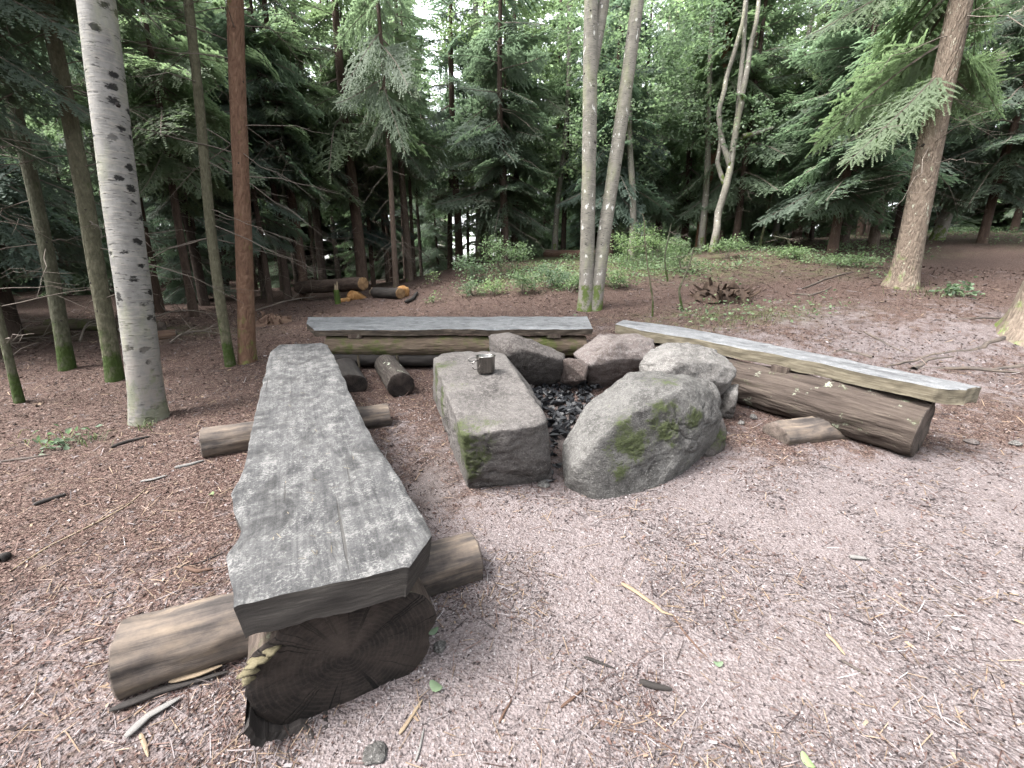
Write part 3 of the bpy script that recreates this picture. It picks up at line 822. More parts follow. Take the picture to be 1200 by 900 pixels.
def bench_right():
    h = .5
    base = PH(1070, 530, 0)
    t = thing('log_bench', (base[0], base[1], gz(base[0], base[1])), 'pale plank bench with yellowish front edge on a thick barked log beside the worn gravel', 'bench', 'log benches round the fire ring')
    o = np.array(t.location)
    F = [PH(*p, h) - o for p in [(721, 380), (780, 391), (860, 405), (940, 421), (1020, 438), (1097, 455.5), (1132, 457)]]
    Bk = [PH(*p, h) - o for p in [(731, 375), (800, 383), (880, 398.5), (960, 414), (1060, 434), (1120, 446), (1151, 452.5)]]
    obj('seat_plank', slab_mesh('seat_plank', Bk, F, .098, M['plank_right'], 170, 16, 31, .013, .007), t)
    a0 = PH(1096, 455, h); b0 = PH(730, 379, h); ax = unit(b0 - a0); up = np.array([0, 0, 1.0])
    side = unit(np.cross(up, ax))
    if side[0] < 0: side = -side
    A = PH(1081, 503, .19); B = b0 - ax * .05 + side * .05 - up * .31
    obj('log', log_mesh('log', A - o, B - o, .192, .17, [M['log_bark'], M['end_brown']], 56, .04, .08, 33), t)
    for s in (.36, .86):
        c = a0 + (b0 - a0) * s + side * .1 - up * .115
        obj('spacer_block', box_mesh('spacer_block', c - o, ax, side, .07, .09, .03, M['log_bark'], int(s * 10)), t)
    e0 = PH(908, 512, .015); e1 = PH(975, 503, .02)
    obj('cross_log', log_mesh('cross_log', e0 - o, e1 + unit(e1 - e0) * .15 - o, .125, .12, [M['peeled'], M['end_brown']], 40, .1, .1, 35, ell=.85), t)
    e0 = PH(740, 440, .07)
    obj('cross_log', log_mesh('cross_log', e0 - o, e0 + unit(e1 - PH(905, 516, .05)) * .6 - o, .1, .1, [M['log_bark'], M['end_brown']], 30, .05, .05, 36), t)
bench_right()

def bench_needles():
    rg = np.random.default_rng(77); acc = Acc()
    n0, f0 = PH(392, 665, .503), PH(352, 410, .503); axd = f0 - n0; sd = unit(np.cross(axd, [0, 0, 1]))
    for k in range(70):
        p = n0 + axd * rg.uniform(.06, .95) ** 1.3 + sd * rg.uniform(-.17, .17)
        a = rg.uniform(0, 6.28); L = rg.uniform(.006, .02); d = np.array([math.cos(a), math.sin(a), SLOPE * math.sin(a)]) * L; w = np.array([-math.sin(a), math.cos(a), 0]) * .0009
        acc.add(np.array([p - d - w, p + d - w, p + d + w, p - d + w]), [np.array([[0, 1, 2, 3]])], hue=np.tile(np.array([.15, .125, .09]) * rg.uniform(.5, 1.2), (4, 1)))
    obj('fallen_needles', acc.mesh('fallen_needles', M['litter'], False), kind='stuff', label='dry needles and straw bits lying on the grey slab bench', cat='needles')
bench_needles()

# ------------------------------------------------------------------ stones of the fire ring
def S(px, py, h=None, Y=None):
    return tuple(at_h(px, py, h)) if Y is None else tuple(at_y(px, py, Y))

def stone(name, label, pts, mat, cat='boulder', group='stones of the fire ring', **kw):
    pts = np.asarray(pts, float)
    c = np.array([pts[:, 0].mean(), pts[:, 1].mean(), 0]); c[2] = terrain(c[0], c[1])
    moss = [(m[0] - c[0], m[1] - c[1], m[2] - c[2], m[3]) for m in kw.pop('moss', ())]
    return obj(name, rock_mesh(name, pts - c, M[mat], moss=moss, **kw), loc=c, label=label, cat=cat, group=group)

# the long flat block
b = [S(*p, h=.42) for p in [(509, 421), (524, 412), (588, 412), (603, 435), (614, 462), (640, 491), (626, 499), (580, 503), (541, 502)]]
b += [S(*p, h=-.05) for p in [(551, 580), (600, 578), (646, 566)]]
b += [(S(509, 421, h=.42)[0] - .02, S(509, 421, h=.42)[1], S(509, 421, h=-.05)[2]), (S(620, 455, h=.1)[0], S(588, 412, h=.42)[1], S(588, 412, h=-.05)[2])]
f = S(541, 505, h=.36)
stone('flat_boulder', 'long flat-topped block stone with mossy near edge and a metal mug on it', b, 'rock_block', level=6, p=220, amp=.014, freq=6.5, seed=3, chips=5, strata=.006, tilt=(.1, .05, 1),
      moss=[(*S(545, 512, h=.34), .13), (*S(552, 535, h=.22), .1), (*S(525, 470, h=.3), .12), (*S(515, 440, h=.35), .14), (*S(590, 505, h=.36), .05), (*S(560, 505, h=.37), .06)])

# the leaning boulder in front
b = [S(664, 572, h=-.03), S(705, 596, h=-.06), S(765, 582, h=-.05), S(805, 552, h=-.03), S(838, 522, h=0),
     S(661, 520, Y=2.42), S(688, 476, Y=2.62), S(735, 438, Y=2.8), S(765, 436, Y=2.82), S(806, 441, Y=2.82), S(838, 462, Y=2.75), S(846, 478, Y=2.72), S(834, 508, Y=2.62),
     S(676, 552, Y=2.2), S(702, 517, Y=2.2), S(746, 480, Y=2.33), S(797, 456, Y=2.52), S(836, 478, Y=2.58)]
b += [(.7, 3.05, .2), (1.25, 3.1, .22)]
stone('leaning_boulder', 'big rounded boulder leaning up, grey with green moss patches, beside the charcoal', b, 'rock_grey', level=6, p=200, amp=.013, freq=5.5, seed=8, chips=4, strata=.003, tilt=(.5, -.3, 1), grow=1.03,
      moss=[(*S(735, 520, Y=2.28), .12), (*S(725, 545, Y=2.2), .08), (*S(780, 500, Y=2.4), .11), (*S(770, 455, Y=2.62), .1), (*S(690, 550, Y=2.25), .05), (*S(810, 490, Y=2.5), .07)])

# behind the fire
b = [S(573, 393, Y=3.95), S(592, 390, Y=4.05), S(602, 392, Y=3.95), S(632, 402, Y=3.95), S(662, 416, Y=3.95), S(662, 424, Y=3.85), S(594, 413, Y=3.72), S(607, 408, Y=3.72), S(618, 452, h=.03), S(658, 451, h=.03), S(588, 432, Y=3.8), S(600, 410, Y=4.25), S(655, 420, Y=4.25), S(577, 425, Y=3.95)]
stone('wedge_boulder', 'dark grey wedge-shaped boulder sloping down to the right behind the mug', b, 'rock_brown', level=5, p=140, amp=.013, freq=7, seed=13, chips=12)
b = [S(660, 421, Y=3.85), S(676, 423, Y=3.8), S(688, 431, Y=3.75), S(687, 445, Y=3.72), S(672, 453, h=.04), S(655, 449, h=.05), S(667, 420, Y=4.0), S(690, 424, Y=4.0)]
stone('small_boulder', 'small reddish-brown stone between the wedge boulder and the pink boulder', b, 'rock_red', level=5, p=120, amp=.009, freq=9, seed=14, chips=10)
b = [S(672, 414, Y=4.1), S(703, 392, Y=4.2), S(722, 395, Y=4.1), S(746, 391, Y=4.25), S(766, 398, Y=4.15), S(766, 420, Y=3.9), S(742, 450, h=.0), S(694, 455, h=.0), S(686, 430, Y=3.85), S(722, 400, Y=3.9), S(738, 415, Y=3.85), S(680, 415, Y=4.4), S(760, 405, Y=4.5), S(700, 452, h=.0)]
stone('pink_boulder', 'broad pinkish boulder between the two plank benches', b, 'rock_pink', level=5, p=220, amp=.014, freq=7, seed=15, chips=10)
b = [S(748, 432, Y=3.35), S(757, 412, Y=3.4), S(775, 404, Y=3.5), S(805, 402, Y=3.55), S(838, 410, Y=3.5), S(860, 424, Y=3.4), S(869, 434, Y=3.3), S(862, 449, Y=3.25), S(835, 452, Y=3.15), S(775, 440, Y=3.15), S(800, 425, Y=3.15), S(800, 420, Y=3.75), S(760, 445, Y=3.5), S(765, 465, Y=3.3), S(830, 470, Y=3.3)]
stone('pale_boulder', 'pale flat-lying boulder with grey streaks against the right bench', b, 'rock_pale', level=5, p=200, amp=.016, freq=6, seed=16, chips=10, strata=.016, tilt=(-.25, .2, 1))
b = [S(846, 452, Y=3.3), S(866, 450, Y=3.25), S(864, 470, Y=3.15), S(858, 492, h=0), S(842, 490, h=0), S(846, 455, Y=3.5), S(862, 455, Y=3.5), S(850, 480, Y=3.5)]
stone('prop_stone', 'upright pale stone propping the pale boulder beside the bench log', b, 'rock_pale', level=4, p=90, amp=.01, freq=8, seed=17)
b = [S(802, 447, Y=2.95), S(820, 440, Y=3.0), S(838, 446, Y=2.98), S(847, 466, Y=2.92), S(844, 485, Y=2.88), S(806, 490, Y=2.9), S(820, 445, Y=3.2), S(842, 470, Y=3.2), S(830, 500, h=0), S(800, 500, h=0), S(815, 495, Y=3.2)]
stone('round_boulder', 'smooth rounded grey stone tucked behind the leaning boulder', b, 'rock_grey', level=4, p=14, amp=.012, freq=5, seed=18, chips=8)
b = [S(832, 492, Y=2.85), S(846, 487, Y=2.86), S(852, 505, Y=2.78), S(849, 527, h=.0), S(832, 541, h=-.02), S(818, 535, h=0), S(822, 505, Y=2.75), S(845, 500, Y=3.0), S(825, 520, Y=2.95)]
stone('mossy_stone', 'small egg-shaped stone with green moss leaning on the big boulder', b, 'rock_brown', level=4, p=14, amp=.012, freq=7, seed=19, chips=8, moss=[(*S(838, 508, Y=2.76), .1)])

# loose stones around the fire
def pebble(px, py, r, mat, seed, label, flat=.6, group='loose stones'):
    p = on_ground(px, py)
    rg = np.random.default_rng(seed)
    pts = rg.normal(size=(11, 3)); pts /= np.linalg.norm(pts, axis=1)[:, None]
    pts = pts * r * np.array([1, .85, flat])
    o = obj('loose_stone', rock_mesh('loose_stone', pts, M[mat], level=3, p=12, amp=r * .15, freq=1.4 / r, seed=seed), loc=p + [0, 0, r * flat * .45], label=label, cat='stone', group=group)
    return o
pebble(646, 449, .085, 'rock_red', 41, 'rounded brown stone at the back of the charcoal')
pebble(620, 455, .07, 'rock_pink', 42, 'small pinkish stone between flat block and charcoal')
pebble(682, 462, .05, 'rock_pale', 43, 'pale fist-sized stone at the right of the charcoal')
pebble(628, 482, .06, 'rock_brown', 44, 'flat grey-brown stone in the charcoal beside the flat block', .35)
pebble(645, 478, .05, 'rock_block', 45, 'grey stone lying in the middle of the charcoal', .4)
pebble(638, 568, .055, 'rock_grey', 46, 'flat slate-grey stone in the gap before the charcoal', .25)
pebble(884, 490, .05, 'rock_pale', 47, 'pale stone at the foot of the right bench log', .6)
pebble(868, 497, .035, 'rock_pale', 48, 'small white stone near the prop stone', .7)
pebble(1140, 518, .06, 'rock_pink', 49, 'pinkish flat stone on the ground behind the right bench end', .3)
pebble(517, 762, .028, 'rock_grey', 50, 'small grey pebble beside the black log end', .7)
pebble(443, 885, .045, 'rock_grey', 51, 'greyish flat pebble on gravel near the slab bench foot', .3)
pebble(1190, 520, .05, 'rock_pale', 52, 'light stone on brown litter past the right bench', .4)

# charcoal
def charcoal():
    poly = [(616, 462), (640, 452), (676, 449), (706, 452), (690, 470), (668, 500), (656, 530), (650, 562), (640, 560), (646, 520), (640, 490), (622, 470)]
    P = np.array([at_h(*p, .02)[:2] for p in poly])
    def inside(x, y):
        c = False; n = len(P)
        for i in range(n):
            x1, y1 = P[i]; x2, y2 = P[i - 1]
            if (y1 > y) != (y2 > y) and x < (x2 - x1) * (y - y1) / (y2 - y1) + x1: c = not c
        return c
    protos = []
    for s in range(6):
        rg = np.random.default_rng(100 + s)
        pts = rg.uniform(-1, 1, size=(10, 3)) * np.array([1, .62, .5])
        bm = bmesh.new()
        for q in pts: bm.verts.new(q)
        r = bmesh.ops.convex_hull(bm, input=bm.verts[:])
        bmesh.ops.delete(bm, geom=[e for e in r['geom_interior'] if isinstance(e, bmesh.types.BMVert)], context='VERTS')
        me = bpy.data.meshes.new('charcoal_lump'); bm.to_mesh(me); bm.free()
        me.materials.append(M['charcoal']); protos.append(me)
    rg = np.random.default_rng(5); n = 0
    lo, hi = P.min(0), P.max(0)
    spots = []
    while n < 290:
        x, y = rg.uniform(lo, hi)
        if not inside(x, y): continue
        o = obj('charcoal_lump', protos[n % 6], label='black lump of charcoal in the fire bed', cat='charcoal', group='charcoal lumps in the fire ring')
        s = rg.uniform(.018, .045) * (1.25 if y > 2.9 else .9)
        o.scale = (s, s, s)
        o.location = (x, y, gz(x, y) + s * .35 + rg.uniform(0, .03) * (y > 2.7))
        o.rotation_euler = tuple(rg.uniform(-.6, .6, 2)) + (rg.uniform(0, 6.28),)
        n += 1
charcoal()

# ------------------------------------------------------------------ the mug
def mug():
    c = np.array(at_h(569.5, 436.5, .43))
    t = thing('camping_mug', c, 'small stainless steel camping mug with fold-out wire handles on the flat block', 'mug')
    k = NT('brushed_steel')
    steel = k.finish((.2, .19, .18), .22, None, .5, 1.0)
    prof = [(0, .003), (.058, .003), (.064, .006), (.067, .012), (.0715, .125), (.0745, .1275), (.0745, .13), (.0705, .13), (.0685, .125), (.063, .012), (0, .009)]
    n = 48; th = np.linspace(0, 2 * np.pi, n, endpoint=False)
    V = np.concatenate([np.stack([r * np.cos(th), r * np.sin(th), np.full(n, z)], 1) for r, z in prof])
    i = np.arange(len(prof) - 1)[:, None] * n; j = np.arange(n)[None]; j2 = (j + 1) % n
    Q = np.stack([i + j, i + j2, i + n + j2, i + n + j], -1).reshape(-1, 4)
    obj('cup', mesh_np('cup', V, [Q], steel), t)
    for s, a in ((.105, math.radians(200)), (.045, math.radians(214))):
        d = np.array([math.cos(a), math.sin(a), 0]); u = np.array([0, 0, 1.0])
        p0 = d * .069
        P = [p0 + u * (s + .012), p0 + d * .02 + u * (s + .014), p0 + d * .058 + u * (s + .012), p0 + d * .064 + u * s, p0 + d * .058 + u * (s - .012), p0 + d * .02 + u * (s - .014), p0 + u * (s - .012)]
        if s < .1:
            P = [p0 + u * .1, p0 + d * .025 + u * .1, p0 + d * .045 + u * .085, p0 + d * .045 + u * .05, p0 + d * .03 + u * .035, p0 + u * .035]
        V, Q, tc, _ = tube(resample(P, 26), .0034, 8)
        obj('handle', mesh_np('handle', V, [Q], steel), t)
mug()

# ------------------------------------------------------------------ trees: trunks
def trunk_path(H, lean=(0, 0), bend=.15, seed=0, step=.25):
    rg = np.random.default_rng(seed)
    n = max(6, int(H / step))
    z = np.linspace(-.25, H, n)
    ph = rg.uniform(0, 6.28, 4)
    x = lean[0] * z + bend * (np.sin(z * .55 + ph[0]) - np.sin(ph[0])) * .5 * sstep(0, 3, z)
    y = lean[1] * z + bend * (np.sin(z * .47 + ph[1]) - np.sin(ph[1])) * .5 * sstep(0, 3, z)
    return np.stack([x, y, z], 1)

def trunk_mesh(name, path, r, mat, sides=20, flare=.5, seed=0, rough=.05, top=.25, knots=12, kh=(0.4, 6)):
    z = path[:, 2]; H = z[-1]
    rad = r * (1 - (1 - top) * np.clip(z / H, 0, 1)) * (1 + flare * np.exp(-np.clip(z + .05, 0, None) / .16))
    V, Q, tc, _ = tube(path, rad, sides, rough, 5, seed)
    # root lobes
    zz = V[:, 2]
    acc = Acc()
    th = np.arctan2(V[:, 1] - np.repeat(path[:, 1], sides), V[:, 0] - np.repeat(path[:, 0], sides))
    lob = flare * .5 * np.exp(-np.clip(zz + .05, 0, None) / .14) * (np.sin(th * 3 + seed) + .5 * np.sin(th * 5 + 2 * seed))
    ctr = np.repeat(path, sides, 0)
    V[:, :2] = ctr[:, :2] + (V[:, :2] - ctr[:, :2]) * (1 + .45 * lob)[:, None]
    tc[:, 2] = zz
    acc.add(V, [Q], tc=tc)
    rg = np.random.default_rng(seed + 900)
    for k in range(knots):    # stubs and branch collars
        h = rg.uniform(*kh)
        c = np.array([np.interp(h, z, path[:, 0]), np.interp(h, z, path[:, 1]), h]); rr = np.interp(h, z, rad)
        a = rg.uniform(0, 6.28); d = np.array([math.cos(a), math.sin(a), rg.uniform(-.2, .3)])
        s = rr * rg.uniform(.1, .18)
        V2, Q2, t2, _ = tube([c + d * rr * .8, c + d * (rr + s * .15), c + d * (rr + s * .5)], [s * 1.5, s, s * .3], 6)
        acc.add(V2, [Q2], 1, tc=t2 + [0, 0, h])
    return acc.mesh(name, mats=[mat, M['black_wood']])

# spruce boughs: a flat spray of side twigs, each a comb of needle tufts
def bough_proto(seed, fine=1.0, wd=.05):
    rg = np.random.default_rng(seed)
    nt = int(15 * fine) + 5
    st = .03 / fine
    Vs, Fs, Sh = [], [], []
    n = 0
    droop = rg.uniform(.12, .3)
    def axis(s): return np.array([s, .03 * math.sin(4 * s + seed), -droop * s * s + .08 * s ** 4])
    def comb(p, d, L, width, up):
        nonlocal n
        side = np.cross(d, up); side /= np.linalg.norm(side) + 1e-9
        m = max(2, int(L / st))
        for k in range(m):
            f = (k + .5) / m
            c = p + d * L * f + np.array([0, 0, -.22 * L * f * f])
            w = width * (1 - .55 * f) * rg.uniform(.7, 1.2)
            for sg in (-1, 1):
                a = c + d * st * .75; b = c - d * st * .75
                e = c + d * w * .75 + side * sg * w + np.array([0, 0, rg.uniform(-.35, .25) * w])
                Vs.extend((a, b, e)); Fs.append((n, n + 1, n + 2) if sg > 0 else (n + 1, n, n + 2))
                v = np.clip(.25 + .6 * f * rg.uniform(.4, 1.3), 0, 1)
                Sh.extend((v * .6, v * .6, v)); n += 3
    up = np.array([0, 0, 1.0])
    for k in range(nt):
        s = .1 + .9 * (k + rg.uniform(-.3, .3)) / nt
        p = axis(s)
        for sg in (-1, 1):
            L = (.42 * (1 - s) ** .75 + .07) * rg.uniform(.65, 1.2)
            if rg.random() < .08: continue
            a = R(rg.uniform(42, 66))
            d = np.array([math.cos(a), sg * math.sin(a), rg.uniform(-.3, .08)]); d /= np.linalg.norm(d)
            comb(p, d, L, wd, up)
            if fine > .7:
                for q in range(int(L / .13)):
                    f = (q + 1) / (int(L / .13) + 1)
                    for s2 in (-1, 1):
                        a2 = a * sg + s2 * R(45)
                        d2 = np.array([math.cos(a2), math.sin(a2), -.25]); d2 /= np.linalg.norm(d2)
                        comb(p + d * L * f, d2, L * .42 * (1 - f) + .03, wd * .8, up)
    comb(axis(.8), unit(axis(1.0) - axis(.8)), .3, wd, up)
    # woody axis
    pts = np.array([axis(s) for s in np.linspace(0, 1, 7)])
    V, Q, tc, _ = tube(pts, np.linspace(.012, .003, 7), 4)
    return np.array(Vs), np.array(Fs), np.array(Sh), V, Q

BOUGH = {'fine': [bough_proto(s, 2.1, .019) for s in range(3)], 'mid': [bough_proto(10 + s, 1.35, .027) for s in range(4)], 'coarse': [bough_proto(20 + s, .5, .06) for s in range(3)]}

def rotm(yaw, pitch, roll=0.0):
    return np.array(Matrix.Rotation(yaw, 3, 'Z') @ Matrix.Rotation(-pitch, 3, 'Y') @ Matrix.Rotation(roll, 3, 'X'))

def spruce_crown(name, path, H, hb, Lmax, mat, seed, detail='mid', low=9.0, dens=1.0, only=None, wood=None, power=.75, droop=0.0):
    rg = np.random.default_rng(seed)
    acc = Acc()
    z = hb
    while z < H - .15:
        f = (z - hb) / (H - hb)
        L = Lmax * ((1 - f) ** power) * (.55 + .45 * sstep(0, .12, f)) + .12
        nb = max(4, int(rg.integers(5, 8) * dens))
        y0 = rg.uniform(0, 6.28)
        for k in range(nb):
            yaw = y0 + k * 2 * math.pi / nb + rg.uniform(-.35, .35)
            if only and not only(yaw, z, rg): continue
            lib = BOUGH[detail if z < low else 'coarse']
            V, F, Sh, W, Q = lib[rg.integers(len(lib))]
            s = L * rg.uniform(.7, 1.15)
            m = rotm(yaw, R(-27 + 46 * f + rg.uniform(-14, 14)) - droop, rg.uniform(-.75, .75))
            c = np.array([np.interp(z, path[:, 2], path[:, 0]), np.interp(z, path[:, 2], path[:, 1]), z + rg.uniform(-.15, .15)])
            sv = np.array([s, s * rg.uniform(.75, 1.1), s])
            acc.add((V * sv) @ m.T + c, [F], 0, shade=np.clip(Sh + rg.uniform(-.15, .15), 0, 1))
            acc.add((W * sv) @ m.T + c, [Q], 1, shade=np.zeros(len(W)))
        z += max(.22, .2 + .14 * L) / max(.6, dens ** .5) * rg.uniform(.85, 1.15)
    return acc.mesh(name, smooth=False, mats=[mat, wood or M['twig']])

def dead_twigs(name, path, r, z0, z1, n, seed, Lr=(.5, 1.5), mat=None, droop=.15, thick=.0055):
    rg = np.random.default_rng(seed)
    acc = Acc()
    for k in range(n):
        h = rg.uniform(z0, z1); a = rg.uniform(0, 6.28); L = rg.uniform(*Lr)
        c = np.array([np.interp(h, path[:, 2], path[:, 0]), np.interp(h, path[:, 2], path[:, 1]), h])
        d = np.array([math.cos(a), math.sin(a), rg.uniform(-.55, .35)])
        t = np.linspace(0, 1, 7)[:, None]
        pts = c + d * L * t + np.array([0, 0, -droop * L]) * t ** 2 + rg.normal(size=(7, 3)) * .03 * L * t
        V, Q, tc, _ = tube(pts, np.linspace(thick * (.6 + L * .4), thick * .22, 7), 4)
        acc.add(V, [Q], tc=tc)
        for q in range(rg.integers(2, 6)):
            f = rg.uniform(.3, .95); p = c + d * L * f + np.array([0, 0, -droop * L]) * f ** 2
            a2 = a + rg.choice([-1, 1]) * rg.uniform(.5, 1.1)
            d2 = np.array([math.cos(a2), math.sin(a2), rg.uniform(-.5, .15)]); l2 = L * rg.uniform(.15, .4)
            P2 = np.array([p, p + d2 * l2 * .5 + [0, 0, -.02], p + d2 * l2 + [0, 0, -.08 * l2]])
            V, Q, tc, _ = tube(P2, [thick * .4, thick * .28, thick * .15], 3)
            acc.add(V, [Q], tc=tc)
    return acc.mesh(name, mat or M['twig'])

def leaf_crown(name, blobs, n, size, mat, seed, branches=(), twist=.8):
    """many small folded leaves on short twigs through a set of (centre, radii) volumes"""
    rg = np.random.default_rng(seed)
    acc = Acc()
    w = np.array([np.prod(b[1]) ** (2 / 3) for b in blobs]); w /= w.sum()
    cnt = rg.multinomial(n, w)
    for (c, rr), k in zip(blobs, cnt):
        m = max(1, k // 9)
        u = rg.normal(size=(m, 3)); u /= np.linalg.norm(u, axis=1)[:, None]
        tw = np.asarray(c) + u * (rg.uniform(.25, 1, m) ** .5)[:, None] * np.asarray(rr)
        dirs = u * [1, 1, .3] + rg.normal(size=(m, 3)) * .5; dirs /= np.linalg.norm(dirs, axis=1)[:, None]
        tl = size * rg.uniform(3, 6, m)
        pos = tw[:, None, :] + dirs[:, None, :] * (rg.uniform(-.5, .5, (m, 9)) * tl[:, None])[..., None] + rg.normal(size=(m, 9, 3)) * size * .7
        pos = pos.reshape(-1, 3); N = len(pos)
        d = rg.normal(size=(N, 3)) * [1, 1, .45]; d[:, 2] -= .25; d /= np.linalg.norm(d, axis=1)[:, None]
        nrm = rg.normal(size=(N, 3)) * twist + [0, 0, 1.0]
        sd = np.cross(d, nrm); sd /= np.linalg.norm(sd, axis=1)[:, None] + 1e-9
        nn = np.cross(sd, d)
        s = size * rg.uniform(.6, 1.25, N)[:, None]
        V = np.stack([pos, pos + d * s * .5 + sd * s * .33 + nn * s * .07, pos + d * s, pos + d * s * .5 - sd * s * .33 + nn * s * .07], 1).reshape(-1, 3)
        i = np.arange(N) * 4
        F = np.concatenate([np.stack([i, i + 1, i + 2], 1), np.stack([i, i + 2, i + 3], 1)])
        sh = np.repeat(np.clip(rg.normal(.5, .28, N), 0, 1), 4)
        acc.add(V, [F], shade=sh)
    return acc.mesh(name, mat, smooth=False)

def lean_to(base, px, py):
    """lean of a trunk standing at base so that it passes the sighting (px, py)"""
    p = at_y(px, py, base[1])
    return ((p[0] - base[0]) / (p[2] - base[2]), 0.0)

def px_r(base, w):
    d = base - CAM; p = R(PITCH)
    depth = d[1] * math.cos(p) - d[2] * math.sin(p)
    tx = d[0] / depth
    return w * depth / 500.0 / 2 / math.sqrt(1 + tx * tx)

# ------------------------------------------------------------------ trees standing round the clearing
def single_tree(name, label, cat, bpx, tpx, w, H, barkm, seed, bend=.1, sides=22, flare=.35, knots=14, twigs=None, crown=None, top=.3, rough=.05, kh=(.4, 5), group=None, step=.14, extra=None):
    b = on_ground(*bpx)
    t = thing(name, b, label, cat, group)
    ln = lean_to(b, *tpx)
    path = trunk_path(H, ln, bend, seed, step)
    r = px_r(b, w)
    obj('trunk', trunk_mesh('trunk', path, r, barkm, sides, flare, seed, rough, top, knots, kh), t)
    if twigs: obj('dead_twigs', dead_twigs('dead_twigs', path, r, *twigs[0], twigs[1], seed + 5, *(twigs[2:] or ())), t)
    if crown: obj('crown', crown(path, H, seed), t)
    if extra: extra(t, path, r)
    return t

def sc(hb, Lmax, mat='needle', detail='mid', low=5.0, dens=1.0, only=None, droop=0.0):
    return lambda path, H, seed: spruce_crown('crown', path, H, hb, Lmax, M[mat], seed, detail, low, dens, only, None, .75, droop)

def bc(hb, H0, r, n, size=.06, mat='leaf', seed0=0):
    def f(path, H, seed):
        rg = np.random.default_rng(seed + seed0)
        blobs = []
        for k in range(16):
            z = rg.uniform(hb, H); a = rg.uniform(0, 6.28); q = r * rg.uniform(.2, 1) * (1 - .5 * (z - hb) / (H - hb))
            c = (np.interp(z, path[:, 2], path[:, 0]) + q * math.cos(a), np.interp(z, path[:, 2], path[:, 1]) + q * math.sin(a), z)
            blobs.append((c, (rg.uniform(.5, 1.1), rg.uniform(.5, 1.1), rg.uniform(.35, .8))))
        return leaf_crown('crown', blobs, n, size, M[mat], seed + 3)
    return f

single_tree('birch_tree', 'stout white birch with black bark scars standing left of the slab bench', 'tree', (175, 487), (112, 0), 42, 12, M['birch'], 1, bend=.05, sides=30, flare=.28, knots=10, top=.55, crown=bc(5.5, 12, 1.8, 7000, .07), kh=(.5, 3))
single_tree('spruce_tree', 'mossy-footed dark spruce trunk with dead twigs, left of the stout birch', 'tree', (80, 434), (6, 0), 20, 8, M['green_bark'], 2, flare=.25, twigs=((.5, 5), 26, (.4, 1.4)), crown=sc(3.8, 1.4), top=.4, knots=26)
single_tree('spruce_tree', 'greenish spruce trunk with bare twigs directly behind the stout birch', 'tree', (135, 443), (58, 0), 22, 8, M['green_bark'], 3, flare=.2, twigs=((.6, 5), 26, (.4, 1.4)), crown=sc(3.9, 1.4), top=.45, knots=26)
single_tree('young_spruce', 'thin mossy young trunk at the edge of the litter left of the mossy-footed spruce', 'tree', (22, 468), (-12, 330), 13, 6, M['green_bark'], 4, flare=.2, twigs=((.5, 4), 16, (.4, 1.0)), crown=sc(2.6, 1.0), knots=10)
single_tree('young_spruce', 'thin leaning grey-green trunk next to the orange pine', 'tree', (270, 429), (203, 8), 13, 8, M['green_bark'], 5, bend=.12, flare=.15, twigs=((1.2, 5.5), 22, (.4, 1.2)), crown=sc(4.4, 1.0), knots=16, top=.5)
single_tree('pine_tree', 'straight orange-brown pine trunk between slab bench and dark wood', 'tree', (290, 425), (280, 0), 21, 9, M['pine_bark'], 6, bend=.05, flare=.22, twigs=((1.9, 5.5), 22, (.4, 1.5)), crown=sc(4.8, 1.4), knots=14, top=.5, kh=(1, 5))
single_tree('spruce_tree', 'big pale-barked leaning spruce with mossy foot behind the right bench', 'tree', (1056, 337), (1128, 0), 35, 10, M['spruce_pale'], 7, bend=.05, sides=28, flare=.55, twigs=((1.6, 5), 46, (.5, 1.9)), crown=sc(3.0, 2.4, 'needle_fresh', 'fine', 6.0, .85, lambda yaw, z, rg: math.sin(yaw) > -.15 or z > 8, .1), top=.35, kh=(.8, 5))
single_tree('leaning_tree', 'pale leaning trunk with mossy foot behind the big leaning spruce', 'tree', (1098, 281), (1152, 140), 17, 9, M['birch_grey'], 8, bend=.1, flare=.4, crown=bc(3.8, 9, 1.8, 4000, .08), knots=6)

def edge_roots(t, path, r):
    o = np.array(t.location)
    routes = [[(1188, 392), (1150, 408), (1110, 413), (1075, 424), (1035, 432)], [(1200, 425), (1160, 431), (1120, 434), (1090, 432), (1062, 437)], [(1070, 436), (1085, 424), (1112, 421), (1118, 420)],
              [(1060, 416), (1040, 408), (1022, 399), (1012, 392)], [(1022, 424), (1005, 418), (985, 414), (968, 419)], [(1175, 375), (1140, 378), (1100, 380)]]
    for k, rt in enumerate(routes):
        P = resample(np.array([on_ground(*q) for q in rt]), 40)
        P[:, 0] += .02 * vnoise(P * 5 + k, 4); P[:, 1] += .03 * vnoise(P * 6 + k * 3, 5)
        P[:, 2] = [gz(a, b) for a, b in P[:, :2]] 
        P[:, 2] += -.002 + .016 * vnoise(P * [4, 4, 0] + k * 5, 6)
        V, Q, tc, _ = tube(P - o, np.linspace(.028, .012, 40) * (1.0 if k < 3 else .75), 8, .2, 10, k)
        obj('root', mesh_np('root', V, [Q], M['peeled'], True, {'tc': tc}), t)
single_tree('spruce_tree', 'broad trunk foot with rough grey bark and bare roots running over brown litter', 'tree', (1208, 393), (1285, 200), 72, 10, M['spruce_pale'], 9, bend=.03, sides=30, flare=.75, crown=sc(4.5, 2.4, 'needle_fresh', 'mid', 5.5, .8), extra=edge_roots, kh=(1, 5))

